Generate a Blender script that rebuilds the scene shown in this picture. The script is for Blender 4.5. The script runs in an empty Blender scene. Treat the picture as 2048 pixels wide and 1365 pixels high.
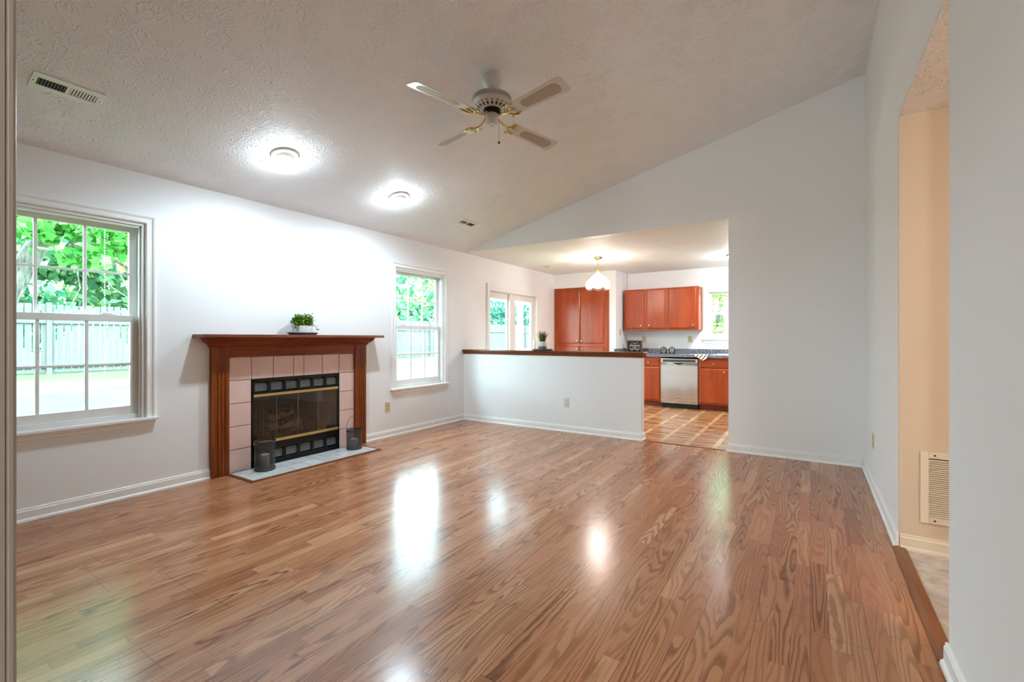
import bpy, bmesh, math, random
from mathutils import Vector, Matrix
PI = math.pi
random.seed(7)
sc = bpy.context.scene
COL = sc.collection

# ------------------------------------------------------------------ camera
XL, Y0, XR = -4.271, 5.319, 0.419          # left wall, dividing wall, right wall
CH = 2.44                                  # flat ceiling height
SL = 0.2495                                # rise of the vaulted ceiling per metre
cd = bpy.data.cameras.new('camera')
cam = bpy.data.objects.new('camera', cd); COL.objects.link(cam)
cd.sensor_width = 36.0; cd.lens = 926.0 / 2048 * 36.0
cd.shift_y = -4.95 / 2048; cd.clip_start = 0.02; cd.clip_end = 300
cam.location = (0, 0, 1.1837); cam.rotation_euler = (PI / 2, 0, math.radians(32.807))
sc.camera = cam

# ------------------------------------------------------------------ world, sun, exposure
W = bpy.data.worlds.new('sky'); sc.world = W; W.use_nodes = True
bg = W.node_tree.nodes['Background']
bg.inputs['Color'].default_value = (0.67, 0.94, 1.06, 1); bg.inputs['Strength'].default_value = 11.0
sd = bpy.data.lights.new('sun', 'SUN'); sd.energy = 5.0; sd.angle = 0.02; sd.color = (1.0, 0.95, 0.86)
sun = bpy.data.objects.new('sun', sd); COL.objects.link(sun)
sun.rotation_euler = Vector((-0.62, 0.30, -0.78)).to_track_quat('-Z', 'Y').to_euler()
vs = sc.view_settings
vs.view_transform = 'Standard'; vs.look = 'None'; vs.gamma = 1.0; vs.use_curve_mapping = False
vs.exposure = 0.84
sc.cycles.use_denoising = True
sc.cycles.max_bounces = 12; sc.cycles.diffuse_bounces = 6; sc.cycles.glossy_bounces = 5
sc.cycles.transparent_max_bounces = 24; sc.cycles.transmission_bounces = 8
sc.cycles.sample_clamp_indirect = 6.0
sc.cycles.caustics_reflective = False; sc.cycles.caustics_refractive = False
# strengths of the lamps (radiance of each glowing bulb or shade)
E_DOWN, E_CHAND, E_KITCHEN, E_HALL, E_FILL = 80.0, 390.0, 126.0, 66.0, 190.0  # the last one drives the added fill globe
E_SPOT = 47.0                              # watts of each recessed lamp's downward beam

# ------------------------------------------------------------------ materials
def S(h):
    h = h.lstrip('#'); o = []
    for i in (0, 2, 4):
        c = int(h[i:i + 2], 16) / 255
        o.append(c / 12.92 if c <= 0.04045 else ((c + 0.055) / 1.055) ** 2.4)
    return (o[0], o[1], o[2], 1)

class G:
    """small node-graph writer"""
    def __init__(s, name):
        s.m = bpy.data.materials.new(name); s.m.use_nodes = True
        s.t = s.m.node_tree; s.L = s.t.links
        s.b = s.t.nodes['Principled BSDF']; s.out = s.t.nodes['Material Output']
    def put(s, sock, v):
        if isinstance(v, bpy.types.NodeSocket): s.L.new(v, sock)
        elif v is not None: sock.default_value = v
    def n(s, typ, props=None, ins=None, out=0):
        k = s.t.nodes.new(typ)
        for a, v in (props or {}).items(): setattr(k, a, v)
        for a, v in (ins or {}).items(): s.put(k.inputs[a], v)
        return k.outputs[out]
    def m2(s, op, a, b=None, c=None):
        k = s.t.nodes.new('ShaderNodeMath'); k.operation = op
        s.put(k.inputs[0], a)
        if b is not None: s.put(k.inputs[1], b)
        if c is not None: s.put(k.inputs[2], c)
        return k.outputs[0]
    def obj(s): return s.n('ShaderNodeTexCoord', out='Object')
    def sep(s, v):
        k = s.t.nodes.new('ShaderNodeSeparateXYZ'); s.put(k.inputs[0], v); return k.outputs
    def xyz(s, x, y, z):
        k = s.t.nodes.new('ShaderNodeCombineXYZ')
        for i, v in enumerate((x, y, z)): s.put(k.inputs[i], v)
        return k.outputs[0]
    def map(s, v, scale=(1, 1, 1), loc=(0, 0, 0), rot=(0, 0, 0)):
        return s.n('ShaderNodeMapping', ins={'Vector': v, 'Scale': scale, 'Location': loc, 'Rotation': rot})
    def noise(s, v, scale, detail=2.0, rough=0.5, dist=0.0):
        return s.n('ShaderNodeTexNoise', ins={'Vector': v, 'Scale': scale, 'Detail': detail, 'Roughness': rough, 'Distortion': dist})
    def ramp(s, f, stops, interp='LINEAR'):
        k = s.t.nodes.new('ShaderNodeValToRGB'); r = k.color_ramp; r.interpolation = interp
        while len(r.elements) < len(stops): r.elements.new(0.5)
        for e, (p, c) in zip(r.elements, stops):
            e.position = p; e.color = c if len(c) == 4 else (*c, 1)
        s.put(k.inputs[0], f); return k.outputs[0]
    def mix(s, f, a, b, mode='MIX'):
        k = s.t.nodes.new('ShaderNodeMix'); k.data_type = 'RGBA'; k.blend_type = mode
        s.put(k.inputs[0], f); s.put(k.inputs[6], a); s.put(k.inputs[7], b); return k.outputs[2]
    def rnd(s, v):
        return s.n('ShaderNodeTexWhiteNoise', {'noise_dimensions': '3D'}, {'Vector': v})
    def bump(s, h, strength=0.3, dist=0.01):
        s.put(s.b.inputs['Normal'], s.n('ShaderNodeBump', ins={'Height': h, 'Strength': strength, 'Distance': dist}))
    def set(s, col=None, rough=None, metal=None, spec=None, **kw):
        if col is not None: s.put(s.b.inputs['Base Color'], col)
        if rough is not None: s.put(s.b.inputs['Roughness'], rough)
        if metal is not None: s.put(s.b.inputs['Metallic'], metal)
        if spec is not None: s.put(s.b.inputs['Specular IOR Level'], spec)
        for k, v in kw.items(): s.put(s.b.inputs[k.replace('_', ' ')], v)
        return s.m

def plain(name, col, rough=0.5, metal=0.0, spec=0.5, vary=0.06, scale=12.0):
    g = G(name); c = S(col) if isinstance(col, str) else col
    f = g.noise(g.obj(), scale, 3)
    d = tuple(x * (1 - vary) for x in c[:3]) + (1,); l = tuple(min(1, x * (1 + vary)) for x in c[:3]) + (1,)
    return g.set(g.ramp(f, [(0.3, d), (0.7, l)]), rough, metal, spec)

def paint(name, col, rough=0.55, bump=0.05):
    g = G(name); g.set(S(col), rough, 0, 0.3)
    g.bump(g.noise(g.obj(), 260, 2), bump, 0.002); return g.m

def emit(name, col, strength):
    g = G(name); e = g.n('ShaderNodeEmission', ins={'Color': col, 'Strength': strength})
    g.L.new(e, g.out.inputs['Surface']); return g.m

def thin_glass(name, tint=(0.96, 1.0, 0.985, 1), ior=1.45, rough=0.0):
    g = G(name)
    t = g.n('ShaderNodeBsdfTransparent', ins={'Color': tint})
    r = g.n('ShaderNodeBsdfGlossy', ins={'Color': (1, 1, 1, 1), 'Roughness': rough})
    f = g.n('ShaderNodeFresnel', ins={'IOR': ior})
    k = g.t.nodes.new('ShaderNodeMixShader'); g.L.new(f, k.inputs[0]); g.L.new(t, k.inputs[1]); g.L.new(r, k.inputs[2])
    g.L.new(k.outputs[0], g.out.inputs['Surface']); return g.m

def wood(name, dark, mid, light, axis=2, rough=0.3, fine=1.0, spec=0.4):
    """straight-grained stained timber; axis = the way the grain runs"""
    g = G(name); o = g.obj()
    s1 = [9 * fine] * 3; s1[axis] = 0.8
    s2 = [120 * fine] * 3; s2[axis] = 3.0
    a = g.noise(g.map(o, tuple(s1)), 1.6, 4, 0.55, 0.6)
    rings = g.m2('FRACT', g.m2('MULTIPLY', a, 7.0))
    b = g.noise(g.map(o, tuple(s2)), 1.0, 2)
    f = g.m2('ADD', g.m2('MULTIPLY', a, 0.62), g.m2('ADD', g.m2('MULTIPLY', rings, 0.13), g.m2('MULTIPLY', b, 0.25)))
    return g.set(g.ramp(f, [(0.25, S(dark)), (0.5, S(mid)), (0.75, S(light))]), rough, 0, spec)

def laminate():
    g = G('oak laminate'); o = g.obj(); x, y, z = g.sep(o)
    sw, pw, pl, pc = 0.065, 0.195, 1.22, 0.68
    strip = g.m2('FLOOR', g.m2('DIVIDE', x, sw)); fx = g.m2('FRACT', g.m2('DIVIDE', x, sw))
    plank = g.m2('FLOOR', g.m2('DIVIDE', x, pw)); fp = g.m2('FRACT', g.m2('DIVIDE', x, pw))
    r1 = g.rnd(g.xyz(strip, 3.3, 0)); r2 = g.rnd(g.xyz(plank, 9.1, 0))
    yy = g.m2('ADD', g.m2('DIVIDE', y, pc), g.m2('MULTIPLY', r1, 7.0)); piece = g.m2('FLOOR', yy); fy = g.m2('FRACT', yy)
    yp = g.m2('ADD', g.m2('DIVIDE', y, pl), g.m2('MULTIPLY', r2, 5.0)); fpl = g.m2('FRACT', yp)
    rp = g.rnd(g.xyz(strip, piece, 1.7)); rq = g.rnd(g.xyz(strip, piece, 5.2)); r3 = g.rnd(g.xyz(strip, piece, 8.8))
    gx = g.m2('ADD', x, g.m2('MULTIPLY', rp, 31.0)); gy = g.m2('ADD', g.m2('MULTIPLY', y, 0.085), g.m2('MULTIPLY', rq, 17.0))
    base = g.noise(g.xyz(gx, gy, g.m2('MULTIPLY', rp, 9.0)), 9.0, 1.2, 0.4)
    wob = g.noise(g.xyz(g.m2('MULTIPLY', x, 30), g.m2('MULTIPLY', y, 12), rp), 1.0, 2)
    ring = g.m2('FRACT', g.m2('ADD', g.m2('MULTIPLY', base, 17.0), g.m2('MULTIPLY', wob, 0.55)))
    line = g.ramp(ring, [(0.0, (0, 0, 0)), (0.45, (0.1, 0.1, 0.1)), (0.80, (1, 1, 1)), (0.97, (0.75, 0.75, 0.75)), (1.0, (0, 0, 0))])
    fib = g.noise(g.xyz(g.m2('MULTIPLY', x, 240), g.m2('MULTIPLY', y, 5), rp), 1.0, 2)
    col = g.ramp(rp, [(0.0, S('#aa6e4a')), (0.3, S('#c08560')), (0.6, S('#b27450')), (0.85, S('#cd9872')), (1.0, S('#9a5f40'))])
    amt = g.m2('ADD', 0.22, g.m2('MULTIPLY', r3, 0.62))
    col = g.mix(g.m2('MULTIPLY', line, amt), col, S('#5f3116'))
    fm = g.ramp(fib, [(0.35, (1, 1, 1)), (0.6, (0, 0, 0))])
    col = g.mix(g.m2('MULTIPLY', fm, 0.22), col, S('#784526'))
    def edge(f, w):
        a = g.m2('LESS_THAN', f, w); b = g.m2('GREATER_THAN', f, 1 - w); return g.m2('MAXIMUM', a, b)
    s_soft = g.m2('MAXIMUM', edge(fx, 0.012), edge(fy, 0.0022))
    s_hard = g.m2('MAXIMUM', edge(fp, 0.006), edge(fpl, 0.0010))
    col = g.mix(g.m2('MULTIPLY', s_soft, 0.30), col, S('#5a3520'))
    col = g.mix(g.m2('MULTIPLY', s_hard, 0.65), col, S('#3c2415'))
    rough = g.m2('ADD', 0.185, g.m2('MULTIPLY', fib, 0.05))
    g.set(col, rough, 0, 0.45)
    return g.m

def vinyl_parquet():
    g = G('parquet pattern vinyl'); x, y, z = g.sep(g.obj()); T = 0.29
    u = g.m2('DIVIDE', g.m2('ADD', x, 0.03), T); v = g.m2('DIVIDE', y, T)
    fu = g.m2('FRACT', u); fv = g.m2('FRACT', v); iu = g.m2('FLOOR', u); iv = g.m2('FLOOR', v)
    ir = g.m2('FLOOR', g.m2('MULTIPLY', fv, 4.0))
    rr = g.rnd(g.xyz(iu, g.m2('ADD', g.m2('MULTIPLY', iv, 4), ir), 2.2))
    gr = g.noise(g.xyz(g.m2('MULTIPLY', x, 5), g.m2('MULTIPLY', y, 90), rr), 1.0, 3)
    col = g.ramp(g.m2('ADD', g.m2('MULTIPLY', rr, 0.7), g.m2('MULTIPLY', gr, 0.4)), [(0.15, S('#7f4a28')), (0.55, S('#965f38')), (0.95, S('#b07c50'))])
    # pale slanted wedges inside every block
    wed = g.m2('LESS_THAN', g.m2('ABSOLUTE', g.m2('SUBTRACT', fv, g.m2('ADD', 0.30, g.m2('MULTIPLY', fu, 0.45)))), 0.07)
    col = g.mix(g.m2('MULTIPLY', wed, 0.65), col, S('#c59c6e'))
    rowc = g.ramp(g.rnd(g.xyz(g.m2('FLOOR', g.m2('MULTIPLY', u, 2.0)), iv, 4.4)), [(0, S('#b08053')), (1, S('#d3ad80'))])
    col = g.mix(g.m2('LESS_THAN', fv, 0.20), col, rowc)
    cs = g.m2('LESS_THAN', fu, 0.19); rc = g.rnd(g.xyz(iu, g.m2('FLOOR', g.m2('MULTIPLY', v, 2.0)), 7.7))
    pale = g.ramp(rc, [(0, S('#b98b5e')), (1, S('#d9b78c'))]); col = g.mix(cs, col, pale)
    ed = g.m2('MAXIMUM', g.m2('LESS_THAN', g.m2('ABSOLUTE', g.m2('SUBTRACT', fu, 0.19)), 0.012), g.m2('LESS_THAN', g.m2('ABSOLUTE', g.m2('SUBTRACT', fv, 0.21)), 0.02))
    col = g.mix(g.m2('MULTIPLY', ed, 0.5), col, S('#6d3f20'))
    g.set(col, 0.28, 0, 0.5); return g.m

def slap_brush(name, col, s1=4.6, strength=0.6):
    """stamped crow's-foot ceiling texture: radial ridges round scattered centres"""
    g = G(name); x, y, z = g.sep(g.obj()); p = g.xyz(x, y, 0)
    w = g.noise(p, 26, 2); hs = []
    for k, (sc_, off) in enumerate(((s1, 0.0), (s1 * 1.25, 3.7))):
        q = g.n('ShaderNodeVectorMath', {'operation': 'ADD'}, {0: p, 1: (off, off * 1.7, 0)})
        vn = g.t.nodes.new('ShaderNodeTexVoronoi'); vn.voronoi_dimensions = '2D'
        g.put(vn.inputs['Vector'], q); vn.inputs['Scale'].default_value = sc_; vn.inputs['Randomness'].default_value = 0.9
        d = g.n('ShaderNodeVectorMath', {'operation': 'SUBTRACT'}, {0: q, 1: vn.outputs['Position']})
        dx, dy, dz = g.sep(d)
        ang = g.m2('ARCTAN2', dy, dx)
        wav = g.m2('SINE', g.m2('ADD', g.m2('MULTIPLY', ang, 15.0), g.m2('MULTIPLY', w, 11.0)))
        wav = g.m2('POWER', g.m2('MAXIMUM', wav, 0.0), 2.2)
        fall = g.ramp(vn.outputs['Distance'], [(0.03, (0, 0, 0)), (0.14, (1, 1, 1)), (0.36, (0.8, 0.8, 0.8)), (0.58, (0, 0, 0))])
        brk = g.ramp(g.noise(q, 42, 2), [(0.46, (0, 0, 0)), (0.60, (1, 1, 1))])
        hs.append(g.m2('MULTIPLY', g.m2('MULTIPLY', wav, fall), brk))
    h = g.m2('ADD', g.m2('MAXIMUM', hs[0], hs[1]), g.m2('MULTIPLY', g.noise(p, 150, 2), 0.10))
    g.set(S(col), 0.6, 0, 0.3); g.bump(h, strength, 0.012); return g.m

def speckle():
    g = G('speckled grey laminate'); o = g.obj()
    v = g.t.nodes.new('ShaderNodeTexVoronoi'); g.put(v.inputs['Vector'], o); v.inputs['Scale'].default_value = 190
    r = g.rnd(v.outputs['Position'])
    c = g.ramp(r, [(0.0, S('#3f4350')), (0.35, S('#5d6270')), (0.62, S('#7b808c')), (0.85, S('#a9adb6')), (0.95, S('#d8dade'))], 'CONSTANT')
    return g.set(c, 0.3, 0, 0.5)

def marble(name, a, b, c, scale=4.0, rough=0.35):
    g = G(name); o = g.obj()
    f = g.noise(g.map(o, (1, 1, 1)), scale, 7, 0.62, 1.1)
    return g.set(g.ramp(f, [(0.32, S(a)), (0.5, S(b)), (0.68, S(c))]), rough, 0, 0.45)

def leaf_mat(name, dark, mid, light, trans=0.45):
    g = G(name); r = g.n('ShaderNodeNewGeometry', out='Random Per Island')
    c = g.ramp(r, [(0.0, S(dark)), (0.5, S(mid)), (1.0, S(light))])
    d = g.n('ShaderNodeBsdfDiffuse', ins={'Color': c}); t = g.n('ShaderNodeBsdfTranslucent', ins={'Color': c})
    k = g.t.nodes.new('ShaderNodeMixShader'); k.inputs[0].default_value = trans
    g.L.new(d, k.inputs[1]); g.L.new(t, k.inputs[2]); g.L.new(k.outputs[0], g.out.inputs['Surface']); return g.m

def dots(name, base, hole, pitch, rad):
    """woven cane: staggered dark holes in a pale sheet"""
    g = G(name); x, y, z = g.sep(g.obj())
    u = g.m2('DIVIDE', x, pitch); v = g.m2('DIVIDE', y, pitch)
    a = g.m2('FRACT', g.m2('ADD', u, v)); b = g.m2('FRACT', g.m2('SUBTRACT', u, v))
    da = g.m2('SUBTRACT', a, 0.5); db = g.m2('SUBTRACT', b, 0.5)
    d = g.m2('SQRT', g.m2('ADD', g.m2('MULTIPLY', da, da), g.m2('MULTIPLY', db, db)))
    return g.set(g.mix(g.m2('LESS_THAN', d, rad), S(base), S(hole)), 0.5)

def wire_mesh(name, col, pitch, fill, axis_up=True, metal=0.6):
    """see-through woven wire: real holes by transparency"""
    g = G(name); x, y, z = g.sep(g.obj())
    ang = g.m2('MULTIPLY', g.m2('ARCTAN2', y, x), 0.085)
    a = g.m2('FRACT', g.m2('DIVIDE', g.m2('ADD', ang if axis_up else y, z), pitch)); b = g.m2('FRACT', g.m2('DIVIDE', g.m2('SUBTRACT', ang if axis_up else y, z), pitch))
    f = g.m2('MAXIMUM', g.m2('LESS_THAN', a, fill), g.m2('LESS_THAN', b, fill))
    g.set(S(col), 0.45, metal)
    t = g.n('ShaderNodeBsdfTransparent'); k = g.t.nodes.new('ShaderNodeMixShader')
    g.L.new(f, k.inputs[0]); g.L.new(t, k.inputs[1]); g.L.new(g.b.outputs[0], k.inputs[2]); g.L.new(k.outputs[0], g.out.inputs['Surface'])
    return g.m

M = {}
M['wall'] = paint('white wall paint', '#eeeff1')
M['wall_hall'] = paint('cream wall paint', '#d6c3ab')
M['ceil'] = slap_brush('stamped ceiling plaster', '#f1f1f3')
M['ceil_k'] = slap_brush('stamped kitchen ceiling plaster', '#f2f2f4', 4.6, 0.7)
M['trim'] = paint('white semi-gloss trim', '#f1f0ef', 0.32, 0.02)
M['trim_cream'] = paint('cream trim', '#e2d5c0', 0.35, 0.02)
M['jamb'] = paint('greige door jamb paint', '#857d73', 0.4, 0.02)
M['vinylwin'] = plain('white window vinyl', '#e6e4e2', 0.35, vary=0.02)
M['floor'] = laminate()
M['kfloor'] = vinyl_parquet()
M['hfloor'] = marble('marbled hall vinyl', '#a3948a', '#c4b8ae', '#d8d0c8', 7.0)
M['glass'] = thin_glass('window glass')
M['mantel_v'] = wood('stained mantel oak upright', '#541f04', '#7f3a0d', '#a05a20', 2, 0.36, 1.0, 0.32)
M['mantel_h'] = wood('stained mantel oak lengthwise', '#571f03', '#813507', '#9c4a10', 1, 0.36, 1.0, 0.28)
M['shelf'] = wood('mantel shelf wood', '#5f3527', '#7d4736', '#8f5743', 1, 0.22)
M['cap'] = wood('half wall cap wood', '#4a2413', '#6d3a22', '#84502f', 0, 0.22)
M['cherry'] = wood('cherry cabinet wood', '#83300f', '#a1431a', '#b65726', 2, 0.3, 0.7)
M['cherry_h'] = wood('cherry drawer wood', '#83300f', '#a1431a', '#b65726', 0, 0.3, 0.7)
M['cherry_d'] = wood('cherry toe kick wood', '#66240d', '#772d12', '#863a19', 0, 0.4, 0.7)
M['oakstrip'] = wood('oak threshold wood', '#6b4026', '#845230', '#97623c', 1, 0.35)
M['tile'] = plain('pink glazed tile', '#e0bfb5', 0.28, vary=0.05, scale=5)
M['grout'] = plain('brown grout', '#8a5a4a', 0.8)
M['hearth'] = marble('grey hearth tile', '#b9b8b8', '#cfcfd0', '#dedfe0', 6.0, 0.3)
M['hgrout'] = plain('dark hearth grout', '#4f4b48', 0.8)
M['black'] = plain('black painted steel', '#0c0c0d', 0.32, 0.3)
M['blackm'] = plain('matt black', '#070707', 0.7, vary=0.2)
M['soot'] = plain('sooty firebrick', '#5d5247', 0.9, vary=0.35, scale=9)
M['brass'] = plain('polished brass', '#d8bf7e', 0.2, 1.0, vary=0.08)
M['brass_sat'] = plain('satin brass strip', '#d9b878', 0.3, 0.9)
M['smokeglass'] = thin_glass('smoked fireplace glass', (0.86, 0.84, 0.80, 1), 1.45)
M['log'] = plain('ceramic log', '#b09c86', 0.9, vary=0.45, scale=22)
M['bark'] = plain('charred log', '#3b2b23', 0.9, vary=0.5, scale=26)
M['louver'] = plain('grey louver metal', '#b4b7b9', 0.35, 0.5)
M['curtain'] = wire_mesh('fire screen mesh', '#9a8872', 0.012, 0.42, False)
M['lanternmesh'] = wire_mesh('grey lantern mesh', '#55585a', 0.0065, 0.36, True)
M['lanternmetal'] = plain('grey lantern metal', '#4c4f51', 0.45, 0.7)
M['candle'] = plain('grey white candle wax', '#c9c7c4', 0.5)
M['steel'] = G('brushed stainless steel')
_g = M['steel']; _o = _g.obj()
_g.bump(_g.noise(_g.map(_o, (3.2, 3.2, 0.7)), 1.6, 1), 0.22, 0.06)
M['steel'] = _g.set(_g.ramp(_g.noise(_g.map(_o, (2, 2, 300)), 1, 2), [(0.3, S('#bdbbb9')), (0.7, S('#cfcdcb'))]), 0.16, 1.0)
M['panelgrey'] = plain('dark grey control panel', '#4b4b4c', 0.3, 0.2)
M['nickel'] = plain('satin nickel', '#b8ac9c', 0.25, 1.0)
M['counter'] = speckle()
M['sink'] = plain('white enamel', '#f2f1f0', 0.2)
M['white'] = plain('glossy white enamel', '#eceae6', 0.25, vary=0.02)
M['fanwhite'] = plain('white fan paint', '#dad5cd', 0.3, vary=0.02)
M['cane'] = dots('woven cane', '#c9b9a8', '#4b3a30', 0.0135, 0.30)
M['ivory'] = plain('ivory plastic', '#cdbd92', 0.35, vary=0.02)
M['ivorylight'] = plain('pale plastic', '#dcdad2', 0.35, vary=0.02)
M['slot'] = plain('dark slot', '#2a2622', 0.6)
M['tray'] = plain('slate grey tray', '#4d5154', 0.45)
M['stone'] = plain('dark grey glaze', '#55585b', 0.4)
M['potwhite'] = plain('white speckled glaze', '#dddbe0', 0.2, vary=0.25, scale=60)
M['leaf'] = leaf_mat('boxwood leaves', '#1f3f12', '#557a1e', '#a2bf45', 0.25)
M['grass'] = leaf_mat('artificial grass blades', '#2f4626', '#4f6b3a', '#86a06a', 0.2)
M['soil'] = plain('dark soil', '#2b241d', 0.9, vary=0.4, scale=60)
M['pebble'] = plain('white pebbles', '#d9d7d2', 0.6)
M['signwood'] = wood('sign frame wood', '#4b2c1f', '#6b4432', '#80563f', 2, 0.4)
M['lettering'] = plain('white sign lettering', '#efefec', 0.5, vary=0.01)
M['jarglass'] = thin_glass('clear jar glass', (0.93, 0.93, 0.92, 1), 1.5)
M['sweets'] = G('red and white sweets')
M['sweets'] = M['sweets'].set(M['sweets'].ramp(M['sweets'].n('ShaderNodeNewGeometry', out='Random Per Island'), [(0, S('#5a1812')), (0.5, S('#a84a48')), (0.8, S('#e8dcd4'))]), 0.35)
M['bulb'] = emit('white downlight glow', (0.80, 0.95, 1.03, 1), E_DOWN)
M['candlebulb'] = emit('warm chandelier bulb glow', (0.96, 0.86, 0.78, 1), E_CHAND)
M['kglow'] = emit('kitchen lamp glow', (0.88, 0.94, 0.95, 1), E_KITCHEN)
M['hglow'] = emit('hall lamp glow', (1.0, 0.84, 0.72, 1), E_HALL)
M['fillglow'] = emit('added fill glow', (0.88, 0.96, 0.95, 1), E_FILL)  # for the unseen globe put in to lift the room's light
g_ = G('frosted chandelier glass')
_a = g_.n('ShaderNodeBsdfTranslucent', ins={'Color': (0.95, 0.93, 0.9, 1)}); _b = g_.n('ShaderNodeBsdfTransparent', ins={'Color': (0.97, 0.96, 0.94, 1)})
_k = g_.t.nodes.new('ShaderNodeMixShader'); _k.inputs[0].default_value = 0.55; g_.L.new(_a, _k.inputs[1]); g_.L.new(_b, _k.inputs[2])
g_.L.new(_k.outputs[0], g_.out.inputs['Surface']); M['shadeglass'] = g_.m
g_ = G('striped towel'); _x, _y, _z = g_.sep(g_.obj())
_f = g_.m2('FRACT', g_.m2('DIVIDE', g_.m2('ADD', g_.m2('MULTIPLY', _x, 1.0), g_.m2('ADD', g_.m2('MULTIPLY', _y, 0.35), g_.m2('MULTIPLY', _z, -0.9))), 0.062))
M['towel'] = g_.set(g_.mix(g_.m2('LESS_THAN', _f, 0.33), S('#ece9e2'), S('#45403c')), 0.9)
g_ = G('lawn grass'); _o = g_.obj()
_c = g_.ramp(g_.noise(_o, 0.9, 5, 0.6), [(0.3, S('#33471f')), (0.55, S('#425a28')), (0.75, S('#526a32'))])
M['lawn'] = g_.set(g_.mix(0.35, _c, g_.ramp(g_.noise(_o, 40, 3), [(0.35, S('#2c4220')), (0.65, S('#546e40'))])), 0.9)
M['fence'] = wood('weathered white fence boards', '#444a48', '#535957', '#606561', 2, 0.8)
M['deckwhite'] = plain('white porch paint', '#c9cccc', 0.6)
M['treebark'] = G('grey furrowed bark'); _o = M['treebark'].obj()
_h = M['treebark'].noise(M['treebark'].map(_o, (9, 9, 1.6)), 2.5, 5, 0.65)
M['treebark'].bump(_h, 0.8, 0.05)
M['treebark'] = M['treebark'].set(M['treebark'].ramp(_h, [(0.35, S('#4a4540')), (0.6, S('#8f8a82'))]), 0.9)
M['maple'] = leaf_mat('bright maple leaves', '#327a2c', '#569f48', '#93c878', 0.5)
M['bushleaf'] = leaf_mat('deep green leaves', '#2c6650', '#5d9a6c', '#a2cc9a', 0.4)
M['limeleaf'] = leaf_mat('yellow green leaves', '#7a9850', '#a9c478', '#d5e2ac', 0.5)
M['tealleaf'] = leaf_mat('blue green leaves', '#2c6258', '#528e7e', '#98c4b0', 0.35)

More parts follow.
